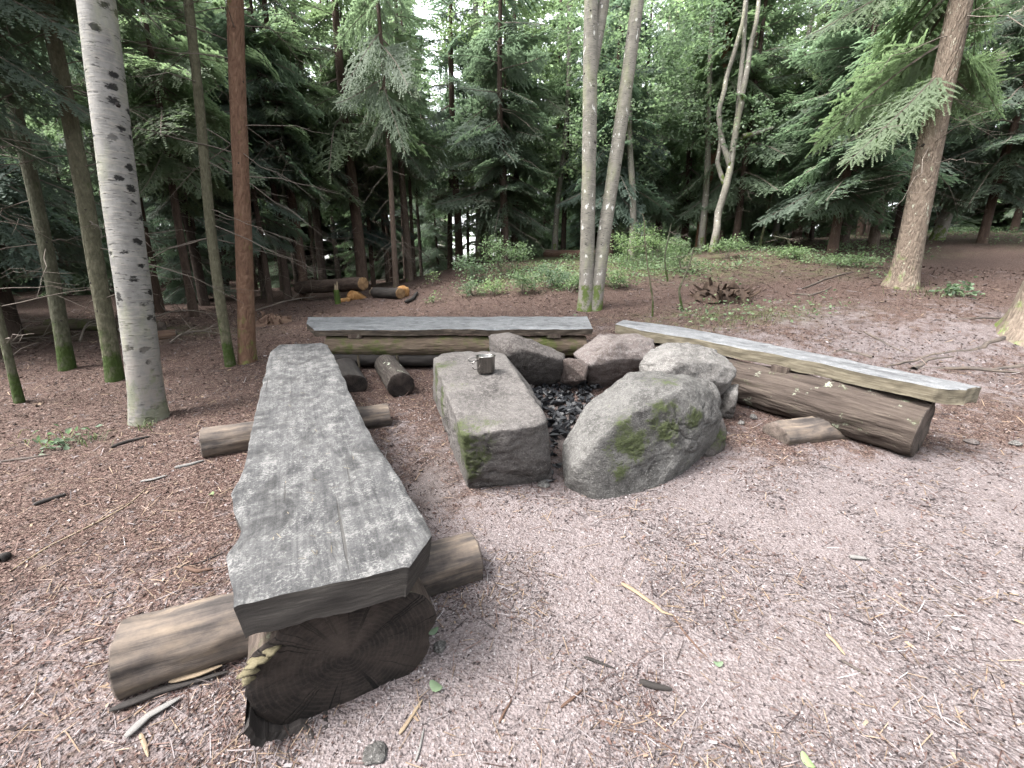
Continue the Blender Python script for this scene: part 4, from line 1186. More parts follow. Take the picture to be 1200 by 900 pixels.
def twin_birch():
    b = on_ground(690, 363)
    t = thing('birch_tree', b, 'twin-stemmed grey birch with white flecks rising behind the gap of the benches', 'tree')
    r = px_r(b, 17)
    for k, (bx, tx, H, w) in enumerate(((686, 697, 11, 1.0), (697, 742, 11, .95))):
        q = at_y(bx, 362, b[1]); ln = lean_to(np.array([q[0], b[1], b[2]]), tx, 0)
        path = trunk_path(H, ln, .08, 30 + k, .14); path[:, 0] += q[0] - b[0]
        obj('trunk', trunk_mesh('trunk', path, r * w, M['birch_grey'], 22, .25, 30 + k, .05, .5, 8, (1, 5)), t)
        if k == 0:
            z0 = 3.0
            c = np.array([np.interp(z0, path[:, 2], path[:, 0]), path[0, 1], z0])
            P = np.stack([c[0] + np.array([0, .07, .15, .28, .6]), np.full(5, c[1] + .02), z0 + np.array([0, .5, 1.0, 2.0, 4.5])], 1)
            V, Q, tc, _ = tube(resample(P, 30), np.linspace(r * .75, r * .35, 30), 16, .05, 5, 3)
            obj('trunk', mesh_np('trunk', V, [Q], M['birch_grey'], True, {'tc': tc}), t)
            obj('crown', bc(4.6, 11, 1.9, 7000, .07)(path, H, 33), t)
    # moss at the foot
twin_birch()

def multi_birch():
    b = on_ground(835, 298)
    t = thing('birch_tree', b, 'thin crooked pale birch with several stems above the rotten stump', 'tree')
    r = px_r(b, 9)
    main = [(833, 296), (842, 250), (856, 200), (864, 150), (868, 120)]
    stems = [main, [(868, 122), (880, 60), (889, 0), (893, -40)], [(856, 200), (846, 165), (841, 130), (856, 80), (868, 30), (876, -30)], [(864, 150), (866, 110), (871, 60), (874, 0)], [(870, 160), (890, 155), (905, 150)], [(848, 215), (841, 190), (844, 160)]]
    for k, s in enumerate(stems):
        P = resample(np.array([at_y(*q, b[1] + .03 * k) for q in s]) - b, 26)
        P[:, 1] += .1 * vnoise(P * 2 + k, 3)
        V, Q, tc, _ = tube(P, np.linspace(r, r * .8, 26) if k == 0 else np.linspace(r * .75, r * .4, 26), 9, .08, 8, k)
        obj('stem', mesh_np('stem', V, [Q], M['birch_grey'], True, {'tc': tc}), t)
    top = at_y(880, -60, b[1]) - b
    obj('crown', leaf_crown('crown', [((top[0] + dx, dy, top[2] + dz), (.8, .8, .5)) for dx, dy, dz in ((0, 0, .8), (-.6, .3, 1.4), (.7, -.3, 1.8), (0, .4, 2.4))], 2600, .07, M['leaf'], 5), t)
multi_birch()

single_tree('birch_tree', 'mossy birch with peeling pale bark rising behind the low green spruce', 'tree', (519, 317), (522, 0), 16, 11, M['birch'], 41, bend=.16, flare=.2, knots=20, top=.6, twigs=((2.2, 6), 26, (.6, 1.8), M['birch_grey'], -.1, .016), crown=bc(4.6, 11, 1.8, 5000, .07))
single_tree('pine_tree', 'slim reddish pine trunk standing just behind the thin crooked birch', 'tree', (820, 291), (832, 180), 12, 12, M['pine_bark'], 42, twigs=((1, 4), 20, (.4, 1.2)), crown=sc(3.6, 1.9, 'needle_fresh'))

def low_spruce(bpx, H, L, seed, label, mat='needle_blue', hb=.35, detail='mid', dens=1.0, name='young_spruce', group=None):
    b = on_ground(*bpx)
    t = thing(name, b, label, 'tree', group)
    path = trunk_path(H, (0, 0), .05, seed)
    obj('trunk', trunk_mesh('trunk', path, .02 + H * .008, M['dark_bark'], 10, .2, seed, .05, .15, 0), t)
    obj('crown', spruce_crown('crown', path, H, hb, L, M[mat], seed, detail, 5.5, dens), t)
low_spruce((500, 322), 3.7, 1.35, 51, 'bushy young blue-green spruce with boughs almost to the ground in front of the mossy birch', hb=.7)
low_spruce((950, 282), 5.2, 2.1, 52, 'fresh green spruce with wide low boughs left of the big leaning spruce', 'needle_fresh', 1.5, 'mid', .75)
low_spruce((770, 284), 3.4, 1.2, 53, 'light green young spruce just right of the twin birch', 'needle_fresh', .3, 'mid', .8)
low_spruce((640, 292), 4.8, 1.5, 54, 'young spruce with hanging grey-green boughs left of the twin birch', 'needle_blue', 1.3, 'mid', .8)
low_spruce((880, 284), 4.5, 1.6, 55, 'green spruce with low boughs right of the thin crooked birch', 'needle_fresh', 1.0, 'mid', .75)

EDGE = [((338, 352), 7.5, 1.9, 56, 'needle', 3.0, 'edge spruce with hanging boughs behind the fallen log with orange end'),
        ((425, 336), 7.5, 1.8, 57, 'needle', 2.8, 'edge spruce with hanging boughs left of the bushy young spruce'),
        ((590, 306), 6.5, 1.9, 58, 'needle', 1.5, 'edge spruce behind the tallest leafy bush'),
        ((228, 372), 7.0, 1.7, 59, 'needle', 2.9, 'shaded edge spruce between stout birch and thin leaning trunk'),
        ((20, 400), 6.5, 2.0, 60, 'needle', 1.2, 'shaded edge spruce with low boughs behind the thin mossy trunk'),
        ((975, 296), 7.0, 2.3, 61, 'needle_fresh', 1.7, 'light green edge spruce between fresh green spruce and big leaning spruce'),
        ((715, 300), 7.5, 1.7, 63, 'needle_fresh', 1.9, 'light green edge spruce directly behind the twin birch'),
        ((1150, 285), 7.0, 2.0, 64, 'needle', 1.0, 'edge spruce with boughs to the ground beside the rising path')]
EDGE_MESH = {}
for (bp, H_, L_, sd, mt, hb_, lb) in EDGE:
    key = (mt, hb_ > 2.0)
    if key not in EDGE_MESH:
        path = trunk_path(7.2, (0, 0), .06, sd)
        hb0 = 2.8 if hb_ > 2.0 else 1.4
        EDGE_MESH[key] = (trunk_mesh('trunk', path, .085, M['dark_bark'], 12, .2, sd, .05, .15, 0), spruce_crown('crown', path, 7.2, hb0, 1.9, M[mt], sd, 'mid', 5.0, 1.0), dead_twigs('dead_twigs', path, .06, .6, hb0 + .5, 16, sd, (.3, 1.1)))
    b = on_ground(*bp)
    t = thing('spruce_tree', b, lb, 'tree', 'spruces at the wood edge', random.uniform(0, 6.28))
    t.scale = (L_ / 1.9, L_ / 1.9, H_ / 7.2)
    for nm, me in zip(('trunk', 'crown', 'dead_twigs'), EDGE_MESH[key]): obj(nm, me, t)

def sapling(pts, w, label, seed):
    b = on_ground(*pts[0])
    t = thing('bare_sapling', b, label, 'sapling', 'bare saplings')
    r = px_r(b, w)
    P = resample(np.array([at_y(*q, b[1]) for q in pts]) - b, 20); P[0, 2] -= .05
    P[:, 0] += .02 * vnoise(P * 4 + seed, seed)
    V, Q, tc, _ = tube(P, np.linspace(r, r * .4, 20), 7, .1, 9, seed)
    obj('stem', mesh_np('stem', V, [Q], M['green_bark'], True, {'tc': tc}), t)
    P2 = P.copy()
    obj('twigs', dead_twigs('twigs', P2[P2[:, 2].argsort()], r, .3, P[-1, 2] * .95, 10, seed, (.12, .4), None, -.3, .004), t)
sapling([(890, 291), (903, 235), (918, 176)], 4, 'slender bare pole leaning right under the fresh green spruce', 3)
sapling([(800, 366), (796, 340), (806, 312), (812, 290)], 3.5, 'dark bent sapling with mossy foot left of the rotten stump', 4)
sapling([(766, 372), (762, 330), (757, 285), (752, 250)], 2.5, 'pale upright sapling between twin birch and bent sapling', 5)
sapling([(782, 330), (778, 300), (786, 262)], 2.5, 'thin pale sapling in front of the light green spruce', 6)
sapling([(928, 296), (923, 280), (906, 277)], 4, 'short arching dead stem curving over the grassy strip', 7)

# ------------------------------------------------------------------ the wood behind
PROTO = []
def spruce_proto(seed, H, hb, L, r, mat, bark, ntw, detail='mid', low=8.0, dens=.95):
    path = trunk_path(H, (0, 0), .12, seed, .35)
    tm = trunk_mesh('trunk', path, r, M[bark], 12, .2, seed, .06, .2, 0)
    cm = spruce_crown('crown', path, H, hb, L, M[mat], seed, detail, low, dens)
    dm = dead_twigs('dead_twigs', path, r, .5, hb + 1.5, ntw, seed, (.4, 1.5), M['twig'])
    return tm, cm, dm
PROTO = [spruce_proto(60, 8.0, 2.5, 1.8, .1, 'needle', 'dark_bark', 26, low=5, dens=.6), spruce_proto(61, 8.8, 3.0, 1.9, .12, 'needle', 'dark_bark', 28, low=5, dens=.6),
         spruce_proto(62, 7, 1.8, 1.7, .085, 'needle_blue', 'dark_bark', 20, low=5, dens=.75), spruce_proto(63, 8.5, 3.3, 1.8, .11, 'needle', 'spruce_bark', 30, low=5.2, dens=.55),
         spruce_proto(64, 7, 1.3, 1.9, .09, 'needle_fresh', 'dark_bark', 14, low=5, dens=.75), spruce_proto(65, 4.2, .4, 1.4, .05, 'needle_blue', 'dark_bark', 6, dens=.85)]

def wood_tree(x, y, k, s, label, group, rz):
    t = thing('spruce_tree', (x, y, float(terrain(x, y)) - .05), label, 'tree', group, rz)
    t.scale = (s, s, s * random.uniform(.9, 1.1))
    tm, cm, dm = PROTO[k]
    obj('trunk', tm, t); obj('crown', cm, t); obj('dead_twigs', dm, t)

WOOD = []
def try_tree(x, y, k, s, label, group, dmin=1.25):
    if any((x - a) ** 2 + (y - b) ** 2 < dmin ** 2 for a, b in WOOD): return False
    WOOD.append((x, y)); wood_tree(x, y, k, s, label, group, random.uniform(0, 6.28)); return True

G1 = 'spruces of the dark wood behind the benches'
LB1 = 'tall dark spruce among many in the shaded wood behind the slab bench and plank bench'
G2 = 'spruces of the lighter wood behind the twin birch'
LB2 = 'green spruce among many in the lighter wood behind and right of the twin birch'
G3 = 'spruces of the gloomy wood left of the stout birch'
LB3 = 'dim spruce among many in the gloomy wood left of the stout birch'
for (px, py, dist, k, s) in ((425, 330, 11.5, 1, 1.25), (355, 326, 10.5, 0, 1.15), (378, 326, 12.0, 3, 1.0), (592, 298, 12.0, 0, 1.1), (603, 298, 13.5, 3, 1.0), (660, 290, 14, 2, 1.0), (437, 325, 13.5, 2, .9), (180, 360, 8.4, 1, 1.3), (238, 350, 9.6, 0, 1.0), (315, 340, 9.8, 2, .8), (480, 318, 12.5, 3, 1.0)):
    p = at_y(px, py, dist)
    try_tree(p[0], dist, k, s, LB1 if px < 620 else LB2, G1 if px < 620 else G2, .3)
for (px, dist, k, s) in ((1020, 10.5, 3, 1.0), (1045, 12.0, 0, 1.0), (985, 11.5, 3, 1.1), (1180, 13.5, 4, 1.0), (745, 13.5, 4, 1.0), (700, 15.5, 4, 1.1), (860, 12.5, 4, 1.1), (930, 12.5, 1, 1.0), (800, 14.0, 4, 1.2)):
    p = at_y(px, 300, dist)
    try_tree(p[0], dist, k, s, LB2, G2, .3)
random.seed(21)
n = 0
for _ in range(400):
    if n >= 26: break
    y = random.uniform(9.0, 24); x = random.uniform(-1.25 * y, 0.05 * y)
    if x > -2 and y < 12: continue
    n += try_tree(x, y, random.choice((0, 1, 2, 3, 3, 1)), random.uniform(.85, 1.2), LB1 if x > -.75 * y else LB3, G1 if x > -.75 * y else G3, 1.3)
n = 0
for _ in range(40):
    y = random.uniform(4.6, 9.0); x = random.uniform(-2.0 * y, -1.2 * y)
    if n < 12: n += try_tree(x, y, random.choice((5, 2, 3, 5)), random.uniform(.8, 1.1), LB3, G3, 1.2)
n = 0
for _ in range(400):
    if n >= 24: break
    y = random.uniform(11.5, 25); x = random.uniform(0.05 * y, 1.3 * y)
    if 8 < x < 18 and y < 17 and abs(y - (.75 * x + 2.5)) < 1.8: continue     # the path
    n += try_tree(x, y, random.choice((0, 1, 2, 4, 4, 3)), random.uniform(.8, 1.2), LB2, G2, 1.5)

n = 0
for _ in range(300):      # slender poles in the dark wood
    if n >= 30: break
    y = random.uniform(9.5, 19); x = random.uniform(-.85 * y, .02 * y)
    if x > -2.2 and y < 12: continue
    if try_tree(x, y, 3, random.uniform(.9, 1.1), 'pole-thin dark spruce trunk among the thicker spruces of the dark wood', 'slender poles in the dark wood', .8):
        bpy.data.objects[thing.last].scale = (.6, .6, random.uniform(.95, 1.15)); n += 1
n = 0
for _ in range(200):
    if n >= 14: break
    y = random.uniform(9.5, 15); x = random.uniform(-1.3 * y, -.42 * y)
    n += try_tree(x, y, 5, random.uniform(.8, 1.2), 'low bushy young spruce in the gloom behind the trunks left of the slab bench', 'young spruces in the gloomy wood', .9)
G4 = 'young spruces filling the back of the wood'
LB4 = 'low bushy young spruce deep in the wood between taller trunks'
n = 0
for _ in range(500):
    if n >= 34: break
    y = random.uniform(15, 23); x = random.uniform(-1.2 * y, 1.2 * y)
    n += try_tree(x, y, 5, random.uniform(.8, 1.3), LB4, G4, 1.4)

# light broad-leaved trees that close the gaps in the middle
def broadleaf(x, y, H, hb, r, n, seed, label, mat='leaf'):
    t = thing('broadleaf_tree', (x, y, float(terrain(x, y)) - .05), label, 'tree', 'broad-leaved trees in the lighter wood')
    path = trunk_path(H, (0, 0), .3, seed, .4)
    obj('trunk', trunk_mesh('trunk', path, .09, M['birch_grey'], 12, .3, seed, .06, .3, 0), t)
    obj('crown', bc(hb, H, r, n, .085, mat)(path, H, seed), t)
for k, (px, dist, H) in enumerate(((740, 11.5, 8.5), (820, 12.5, 9), (650, 13.5, 9), (905, 14, 9.5), (560, 15, 9.5), (770, 17, 11))):
    p = at_y(px, 300, dist)
    broadleaf(p[0], dist, H, 2.4, 2.0, 9000, 70 + k, 'light green broad-leaved tree among the spruces behind the twin birch')

def distant_wood():
    rg = np.random.default_rng(99)
    acc = Acc()
    for k in range(270):
        front = k < 215
        a = rg.uniform(-1.3, 1.3) if front else rg.uniform(1.4, 4.88); d = rg.uniform(24, 40) if front else rg.uniform(11, 20)
        x, y = d * math.sin(a), d * math.cos(a)
        z = float(terrain(x, y)); H = rg.uniform(14, 18) if front else rg.uniform(8, 11)
        V, Q, tc, _ = tube([[x, y, z - .2], [x, y, z + H * .5], [x, y, z + H]], [.14, .1, .02], 6)
        acc.add(V, [Q], 1, shade=np.zeros(len(V)))
        hb = rg.uniform(.1, .9); zz = hb
        while zz < H:
            f = (zz - hb) / (H - hb); L = 2.1 * (1 - f) ** .8 + .2
            for q in range(5):
                V, F, Sh, W, Qw = BOUGH['coarse'][rg.integers(3)]
                sel = np.arange(int(rg.integers(9)), len(F), 9)
                m = rotm(rg.uniform(0, 6.28), R(-15 + 35 * f), 0)
                T = (V.reshape(-1, 3, 3)[sel]); cen = T.mean(1, keepdims=True); T = cen + (T - cen) * 4.1
                T = T.reshape(-1, 3) * L @ m.T + [x, y, z + zz]
                acc.add(T, [np.arange(len(T)).reshape(-1, 3)], 0, shade=Sh.reshape(-1, 3)[sel].ravel())
            zz += 1.0
    obj('distant_wood', acc.mesh('distant_wood', smooth=False, mats=[M['needle'], M['dark_bark']]), kind='stuff', label='mass of far spruces closing the clearing all round behind the nearer trees', cat='wood')
distant_wood()

# ------------------------------------------------------------------ undergrowth
def plant(px, py, r, h, n, size, label, seed, mat='leaf_cool', name='leafy_plant', group='leafy plants on the bank'):
    b = on_ground(px, py)
    t = thing(name, b, label, 'plant', group)
    rg = np.random.default_rng(seed)
    blobs = [((rg.uniform(-r, r) * .6, rg.uniform(-r, r) * .6, h * rg.uniform(.35, .9)), (r * .5, r * .5, h * .28)) for _ in range(6)]
    obj('foliage', leaf_crown('foliage', blobs, n, size, M[mat], seed, twist=.5), t)
    acc = Acc()
    for (c, _) in blobs:
        V, Q, tc, _ = tube(resample([[0, 0, -.03], [c[0] * .6, c[1] * .6, c[2] * .6], c], 6), np.linspace(.006, .003, 6), 4)
        acc.add(V, [Q], tc=tc)
    obj('stems', acc.mesh('stems', M['twig']), t)
for k, (a, lb) in enumerate([((560, 330, .5, .75, 700, .05), 'leafy bush beside the boughs of the bushy young spruce'), ((590, 322, .6, .9, 1000, .05), 'tallest leafy bush on the bank right of the bushy young spruce'), ((612, 345, .4, .45, 600, .045), 'low leafy herb patch in front of the tallest leafy bush'),
        ((640, 338, .5, .5, 700, .045), 'spreading green herb midway between leafy bush and twin birch'), ((556, 346, .3, .35, 300, .045), 'small green herb below the leafy bush by the young spruce'), ((575, 345, .28, .3, 300, .045), 'short green herb on bare litter behind the back plank bench'),
        ((668, 345, .35, .3, 500, .045), 'low herb at the left foot of the twin birch'), ((735, 312, .6, .8, 800, .05), 'tall leafy bush close behind the right stem of the twin birch'), ((765, 305, .6, .9, 900, .05), 'leafy bush under the light green young spruce'), ((800, 318, .5, .7, 700, .05), 'leafy bush between bent sapling and rotten stump'),
        ((850, 305, .5, .5, 600, .05), 'low bush behind the rotten stump'), ((720, 340, .4, .4, 500, .045), 'low herb at the right foot of the twin birch'), ((920, 305, .5, .25, 600, .05), 'flat green herb patch under the fresh green spruce'), ((985, 312, .6, .22, 700, .05), 'flat green herb patch left of the big leaning spruce')]):
    plant(a[0], a[1], a[2], a[3] * .85, int(a[4] * 1.6), a[5], lb, 200 + k)
plant(506, 335, .16, .3, 90, .06, 'small lone green seedling at the foot of the bushy young spruce', 220, group=None)
plant(508, 356, .14, .12, 70, .05, 'tiny rosette plant on grey litter behind the back plank bench', 221, group=None)
plant(1118, 347, .3, .14, 160, .07, 'low green leafy plant beside the foot of the big leaning spruce', 222, group=None)
plant(72, 519, .09, .06, 40, .05, 'little cool-green plant in the litter left of the stout birch', 223, group=None)
plant(1118, 349, .12, .1, 50, .05, 'tiny leaf cluster on the brown litter near the mossy foot', 225, group=None)

def ground_cover():
    rg = np.random.default_rng(17)
    N = 120000
    x = rg.uniform(-3, 15, N); y = rg.uniform(5.4, 16, N)
    keep = rg.random(N) < green_mask(x, y) * sstep(.1, .5, fbm(np.stack([x, y, 0 * x], 1) * 1.1, 3, 5) + .25)
    x, y = x[keep], y[keep]; N = len(x)
    z = terrain(x, y) + micro(x, y) + rg.uniform(.01, .16, N)
    P = np.stack([x, y, z], 1)
    d = rg.normal(size=(N, 3)) * [1, 1, .35]; d /= np.linalg.norm(d, axis=1)[:, None]
    nrm = rg.normal(size=(N, 3)) * .5 + [0, -.2, 1]
    sd = np.cross(d, nrm); sd /= np.linalg.norm(sd, axis=1)[:, None]
    s = rg.uniform(.025, .07, N)[:, None]
    V = np.stack([P, P + d * s * .5 + sd * s * .35, P + d * s, P + d * s * .5 - sd * s * .35], 1).reshape(-1, 3)
    i = np.arange(N) * 4
    F = np.stack([i, i + 1, i + 2, i + 3], 1)
    obj('ground_cover', mesh_np('ground_cover', V, [F], M['leaf_cool'], False, {'shade': np.repeat(np.clip(rg.normal(.5, .3, N), 0, 1), 4)}), kind='stuff', label='low green herbs covering the bank under the trees', cat='ground cover')
ground_cover()

def grass_tuft(px, py, n, L, r, label, seed):
    b = on_ground(px, py); rg = np.random.default_rng(seed); acc = Acc()
    for k in range(n):
        p = np.array([rg.normal() * r, rg.normal() * r * .6, 0]); p[2] = gz(b[0] + p[0], b[1] + p[1]) - b[2] - .01
        a = rg.uniform(0, 6.28); l = L * rg.uniform(.5, 1.2); o = np.array([math.cos(a), math.sin(a), 0]); w = np.array([-o[1], o[0], 0]) * .003
        q = p + o * l * .35 + [0, 0, l * .6]; e = p + o * l * .9 + [0, 0, l * .55]
        acc.add(np.array([p - w, p + w, q + w, q - w, e]), [np.array([[0, 1, 2, 3]]), np.array([[3, 2, 4]])], shade=np.full(5, rg.uniform(0, 1)))
    obj('grass_tuft', acc.mesh('grass_tuft', M['grass'], False), loc=b, label=label, cat='grass', kind='stuff')
grass_tuft(97, 516, 26, .11, .1, 'thin tuft of pale grass in the litter left of the stout birch', 1)
grass_tuft(50, 512, 24, .1, .15, 'sparse yellowish grass beside the little cool-green plant', 2)
grass_tuft(172, 498, 24, .1, .05, 'few short grass blades at the foot of the stout birch', 3)
grass_tuft(870, 376, 160, .12, .35, 'yellow-green patch of moss and grass behind the right bench plank', 4)
grass_tuft(1090, 345, 120, .12, .25, 'fine grass round the foot of the big leaning spruce', 6)

# ------------------------------------------------------------------ dead wood
def broken_stump(name, px, py, r, h, mat, label, seed, n=22, spread=.3, cat='stump'):
    """a heap of torn, rotten wood slabs leaning about a hollow centre"""
    b = on_ground(px, py); rg = np.random.default_rng(seed)
    t = thing(name, b, label, cat)
    acc = Acc()
    for k in range(n):
        a = rg.uniform(0, 6.28); q = r * rg.uniform(.15, 1.15)
        c = np.array([q * math.cos(a), q * math.sin(a), -.04 + h * .12 * rg.random()])
        d = np.array([math.cos(a + rg.normal() * .7) * spread, math.sin(a + rg.normal() * .7) * spread, rg.uniform(.25, 1)]); d = unit(d)
        L = h * rg.uniform(.35, 1.0) * (1.2 - .6 * q / r)
        w = unit(np.cross(d, rg.normal(size=3))); nn = np.cross(d, w)
        hw, ht = r * rg.uniform(.03, .12), r * rg.uniform(.02, .05)
        V = []
        for f, m in ((0, 1.1), (.35, 1.0), (.7, .8), (1.0, .35)):
            cc = c + d * L * f + rg.normal(size=3) * .012
            for sw, st in ((-1, -1), (1, -1), (1, 1), (-1, 1)):
                V.append(cc + w * hw * m * sw * rg.uniform(.75, 1.2) + nn * ht * st + d * rg.uniform(-.1, .1) * L * (f > .9))
        V = np.array(V)
        Q = [[4 * i + j, 4 * i + (j + 1) % 4, 4 * i + 4 + (j + 1) % 4, 4 * i + 4 + j] for i in range(3) for j in range(4)] + [[12, 13, 14, 15]]
        acc.add(V, [np.array(Q)], tc=np.stack([V @ w, V @ nn, V @ d], 1))
    sp = obj('torn_wood', acc.mesh('torn_wood', mat, False), t); sp['kind'] = 'stuff'
    th = np.linspace(0, 6.283, 32, endpoint=False)
    V = np.concatenate([np.stack([np.cos(th) * r * s_, np.sin(th) * r * s_, np.full(32, z)], 1) for z, s_ in ((-.08, 1.5), (.0, 1.3), (h * .2, .9), (h * .4, .55), (h * .34, .3), (h * .25, .02))])
    V += np.stack([vnoise(V * 7 + k * 5, seed + k) + .6 * vnoise(V * 17 + k * 5, seed + k) for k in range(3)], 1) * r * .32
    i = np.arange(5)[:, None] * 32; j = np.arange(32)[None]; j2 = (j + 1) % 32
    obj('crumbled_base', mesh_np('crumbled_base', V, [np.stack([i + j, i + j2, i + 32 + j2, i + 32 + j], -1).reshape(-1, 4)], mat, True, {'tc': V}), t)
    return t
broken_stump('rotten_stump', 318, 378, .26, .3, M['rot_wood'], 'crumbling reddish stump beside the orange pine', 5, 30, .4)
broken_stump('rotten_stump', 845, 349, .3, .42, M['stump_wood'], 'splintered dark rotten stump with broken roots behind the right bench', 6, 110, 1.3)

def simple_log(name, p0, p1, r, mats, label, seed, h=None, cat='log', group=None, ends=1.0, lift=None):
    a = on_ground(*p0); b = on_ground(*p1)
    zz = r * .6 if lift is None else lift
    a[2] += zz; b[2] += zz
    o = (a + b) / 2; o[2] -= zz
    return obj(name, log_mesh(name, a - o, b - o, r, r * ends, mats, 24, .08, .1, seed), loc=o, label=label, cat=cat, group=group)
simple_log('fallen_log', (352, 351), (427, 352), .14, [M['dark_bark'], M['end_orange']], 'dark fallen log with a bright orange sawn end in the wood edge', 61, lift=.3)
simple_log('sawn_log', (440, 351), (470, 352), .11, [M['black_wood'], M['end_orange']], 'short dark log with orange broken end lying on sawdust', 62, lift=.1)
simple_log('fallen_log', (190, 389), (60, 386), .09, [M['mossy_log'], M['end_brown']], 'thin mossy fallen log lying across behind the mossy-footed spruce', 63)
simple_log('fallen_log', (176, 401), (208, 398), .075, [M['rot_wood'], M['end_brown']], 'short red-brown rotten log on the litter right of the stout birch', 64)
simple_log('fallen_log', (0, 398), (70, 391), .08, [M['mossy_log'], M['end_brown']], 'mossy fallen log at the wood edge between the thin and the mossy-footed trunk', 66)
simple_log('fallen_log', (640, 300), (700, 302), .12, [M['rot_wood'], M['end_brown']], 'rotten brown log among leaves behind the twin birch', 67)

def fallen_branch(px, py, qx, qy, label, seed, r=.014):
    a, b = on_ground(px, py), on_ground(qx, qy)
    rg = np.random.default_rng(seed)
    P = resample([a, (a + b) / 2 + [rg.normal() * .15, rg.normal() * .15, 0], b], 18)
    P[:, 2] = [gz(u, v) for u, v in P[:, :2]]; P[:, 2] += .02 + .18 * np.sin(np.linspace(0, math.pi, 18)) * rg.uniform(.2, 1)
    t = thing('fallen_branch', a, label, 'branch', 'fallen branches at the wood edge')
    V, Q, tc, _ = tube(P - a, np.linspace(r, r * .35, 18), 7, .15, 9, seed)
    obj('stem', mesh_np('stem', V, [Q], M['twig'], True, {'tc': tc}), t)
    acc = Acc()
    for k in range(16):
        f = rg.uniform(.2, 1); p = P[int(f * 17)] - a; d = unit(rg.normal(size=3) * [1, 1, .5] + [0, 0, .25]); l = rg.uniform(.15, .5)
        V, Q, tc, _ = tube(np.array([p, p + d * l * .5 + rg.normal(size=3) * .02, p + d * l]), [r * .35, r * .25, r * .12], 4)
        acc.add(V, [Q], tc=tc)
    o2 = obj('twigs', acc.mesh('twigs', M['twig']), t); o2['kind'] = 'stuff'
for k, (a, lb) in enumerate([((-20, 420, 60, 398), 'dead branch lying between the thin mossy trunk and the mossy-footed spruce'), ((10, 385, 110, 378), 'twiggy dead branch behind the mossy-footed spruce'), ((95, 405, 130, 385), 'short dead branch between the two greenish trunks'),
        ((160, 382, 260, 372), 'long dead branch on the dark floor right of the stout birch'), ((200, 408, 262, 395), 'thin dead branch on litter left of the thin leaning trunk'), ((300, 365, 372, 352), 'dead branch near the crumbling reddish stump'), ((-40, 440, 12, 428), 'dead branch left of the thin mossy trunk'), ((440, 330, 520, 328), 'dead branch in front of the bushy young spruce')]):
    fallen_branch(*a, lb, 300 + k)

def chunk(px, py, s, mat, label, seed, group='split orange wood chunks', dim=(1, .7, .6), lift=.45):
    b = on_ground(px, py); rg = np.random.default_rng(seed)
    pts = rg.uniform(-1, 1, (12, 3)) * np.array(dim) * s
    me = rock_mesh('wood_chunk', pts, M[mat], level=3, p=26, amp=s * .15, freq=1.6 / s, seed=seed)
    obj('wood_chunk', me, loc=b + [0, 0, s * dim[2] * lift], label=label, cat='wood', group=group)
chunk(417, 353, .27, 'orange_wood', 'orange block of broken wood under the orange log end', 71)
chunk(436, 347, .16, 'pale_wood', 'pale splintered wood block between the two orange-ended logs', 72, dim=(.5, .6, 1))
chunk(402, 356, .18, 'orange_wood', 'heap of orange wood crumbs beside the green stub', 73, dim=(1, .8, .35))
chunk(474, 350, .19, 'orange_wood', 'ragged orange wood lump at the end of the short dark log', 74, dim=(.7, .6, .8))

def green_stub():
    b = on_ground(396, 359)
    t = thing('mossy_stub', b, 'green mossy little stub with broken pale top near the orange wood', 'stump')
    r = px_r(b, 7)
    V, Q, tc, _ = tube(resample([[0, 0, -.05], [.005, 0, .12], [.0, 0, .28]], 12), r, 12, .15, 9, 4)
    obj('stem', mesh_np('stem', V, [Q], mat_bark('green_moss_stub', [(.3, (.05, .08, .02)), (.7, (.1, .15, .03))], moss=.3, moss_col=(.035, .055, .012)), True, {'tc': tc}), t)
    for k, (dx, h) in enumerate(((.03, .45), (-.02, .4), (.0, .36))):
        V, Q, tc, _ = tube(resample([[dx * .4, 0, .24], [dx, 0, h]], 5), [r * .6, r * .5, r * .4, r * .25, r * .08], 6, .2, 9, k)
        obj('splinter', mesh_np('splinter', V, [Q], M['pale_wood'], True, {'tc': tc}), t)
green_stub()

def stick(pts, r, mat, label, seed, name='stick', cat='stick', flat=1.0, lift=None):
    P = np.array([on_ground(*q) for q in pts]); P = resample(P, 16)
    P[:, 2] = [gz(a, b) for a, b in P[:, :2]]; P[:, 2] += (r * .7 if lift is None else lift)
    o = P.mean(0); o[2] -= r
    V, Q, tc, _ = tube(P - o, r * np.array([.5, .85, 1, 1, 1, 1, .95, .95, .9, .9, .85, .8, .75, .65, .5, .25]), 8, .22, 12, seed, ell=flat)
    obj(name, mesh_np(name, V, [Q], M[mat], True, {'tc': tc}), loc=o, label=label, cat=cat, group='sticks on the ground')
stick([(728, 686), (748, 698), (768, 712)], .011, 'pale_wood', 'fresh yellow wood splinter lying on the gravel', 1, flat=.5)
stick([(762, 706), (776, 718), (789, 722)], .008, 'pale_wood', 'second thinner yellow splinter touching the fresh one', 2, flat=.5)
stick([(789, 722), (802, 742), (822, 765), (830, 772)], .0035, 'rot_wood', 'thin brown stem trailing from the yellow splinters', 3)
stick([(749, 799), (765, 804), (788, 808)], .0095, 'black_wood', 'short thick black stick on pale gravel', 4)
stick([(684, 772), (700, 777), (720, 784)], .006, 'black_wood', 'dark charred twig left of the short thick black stick', 5)
stick([(657, 832), (670, 822), (683, 810)], .005, 'rot_wood', 'reddish twig pointing up toward the fire stones on the gravel', 6)
stick([(468, 862), (480, 845), (495, 822)], .006, 'pale_wood', 'pale flat splinter on the ground before the black log end', 7, flat=.5)
stick([(487, 893), (492, 878), (497, 855)], .004, 'grey_wood', 'thin grey twig near the pale flat splinter', 8)
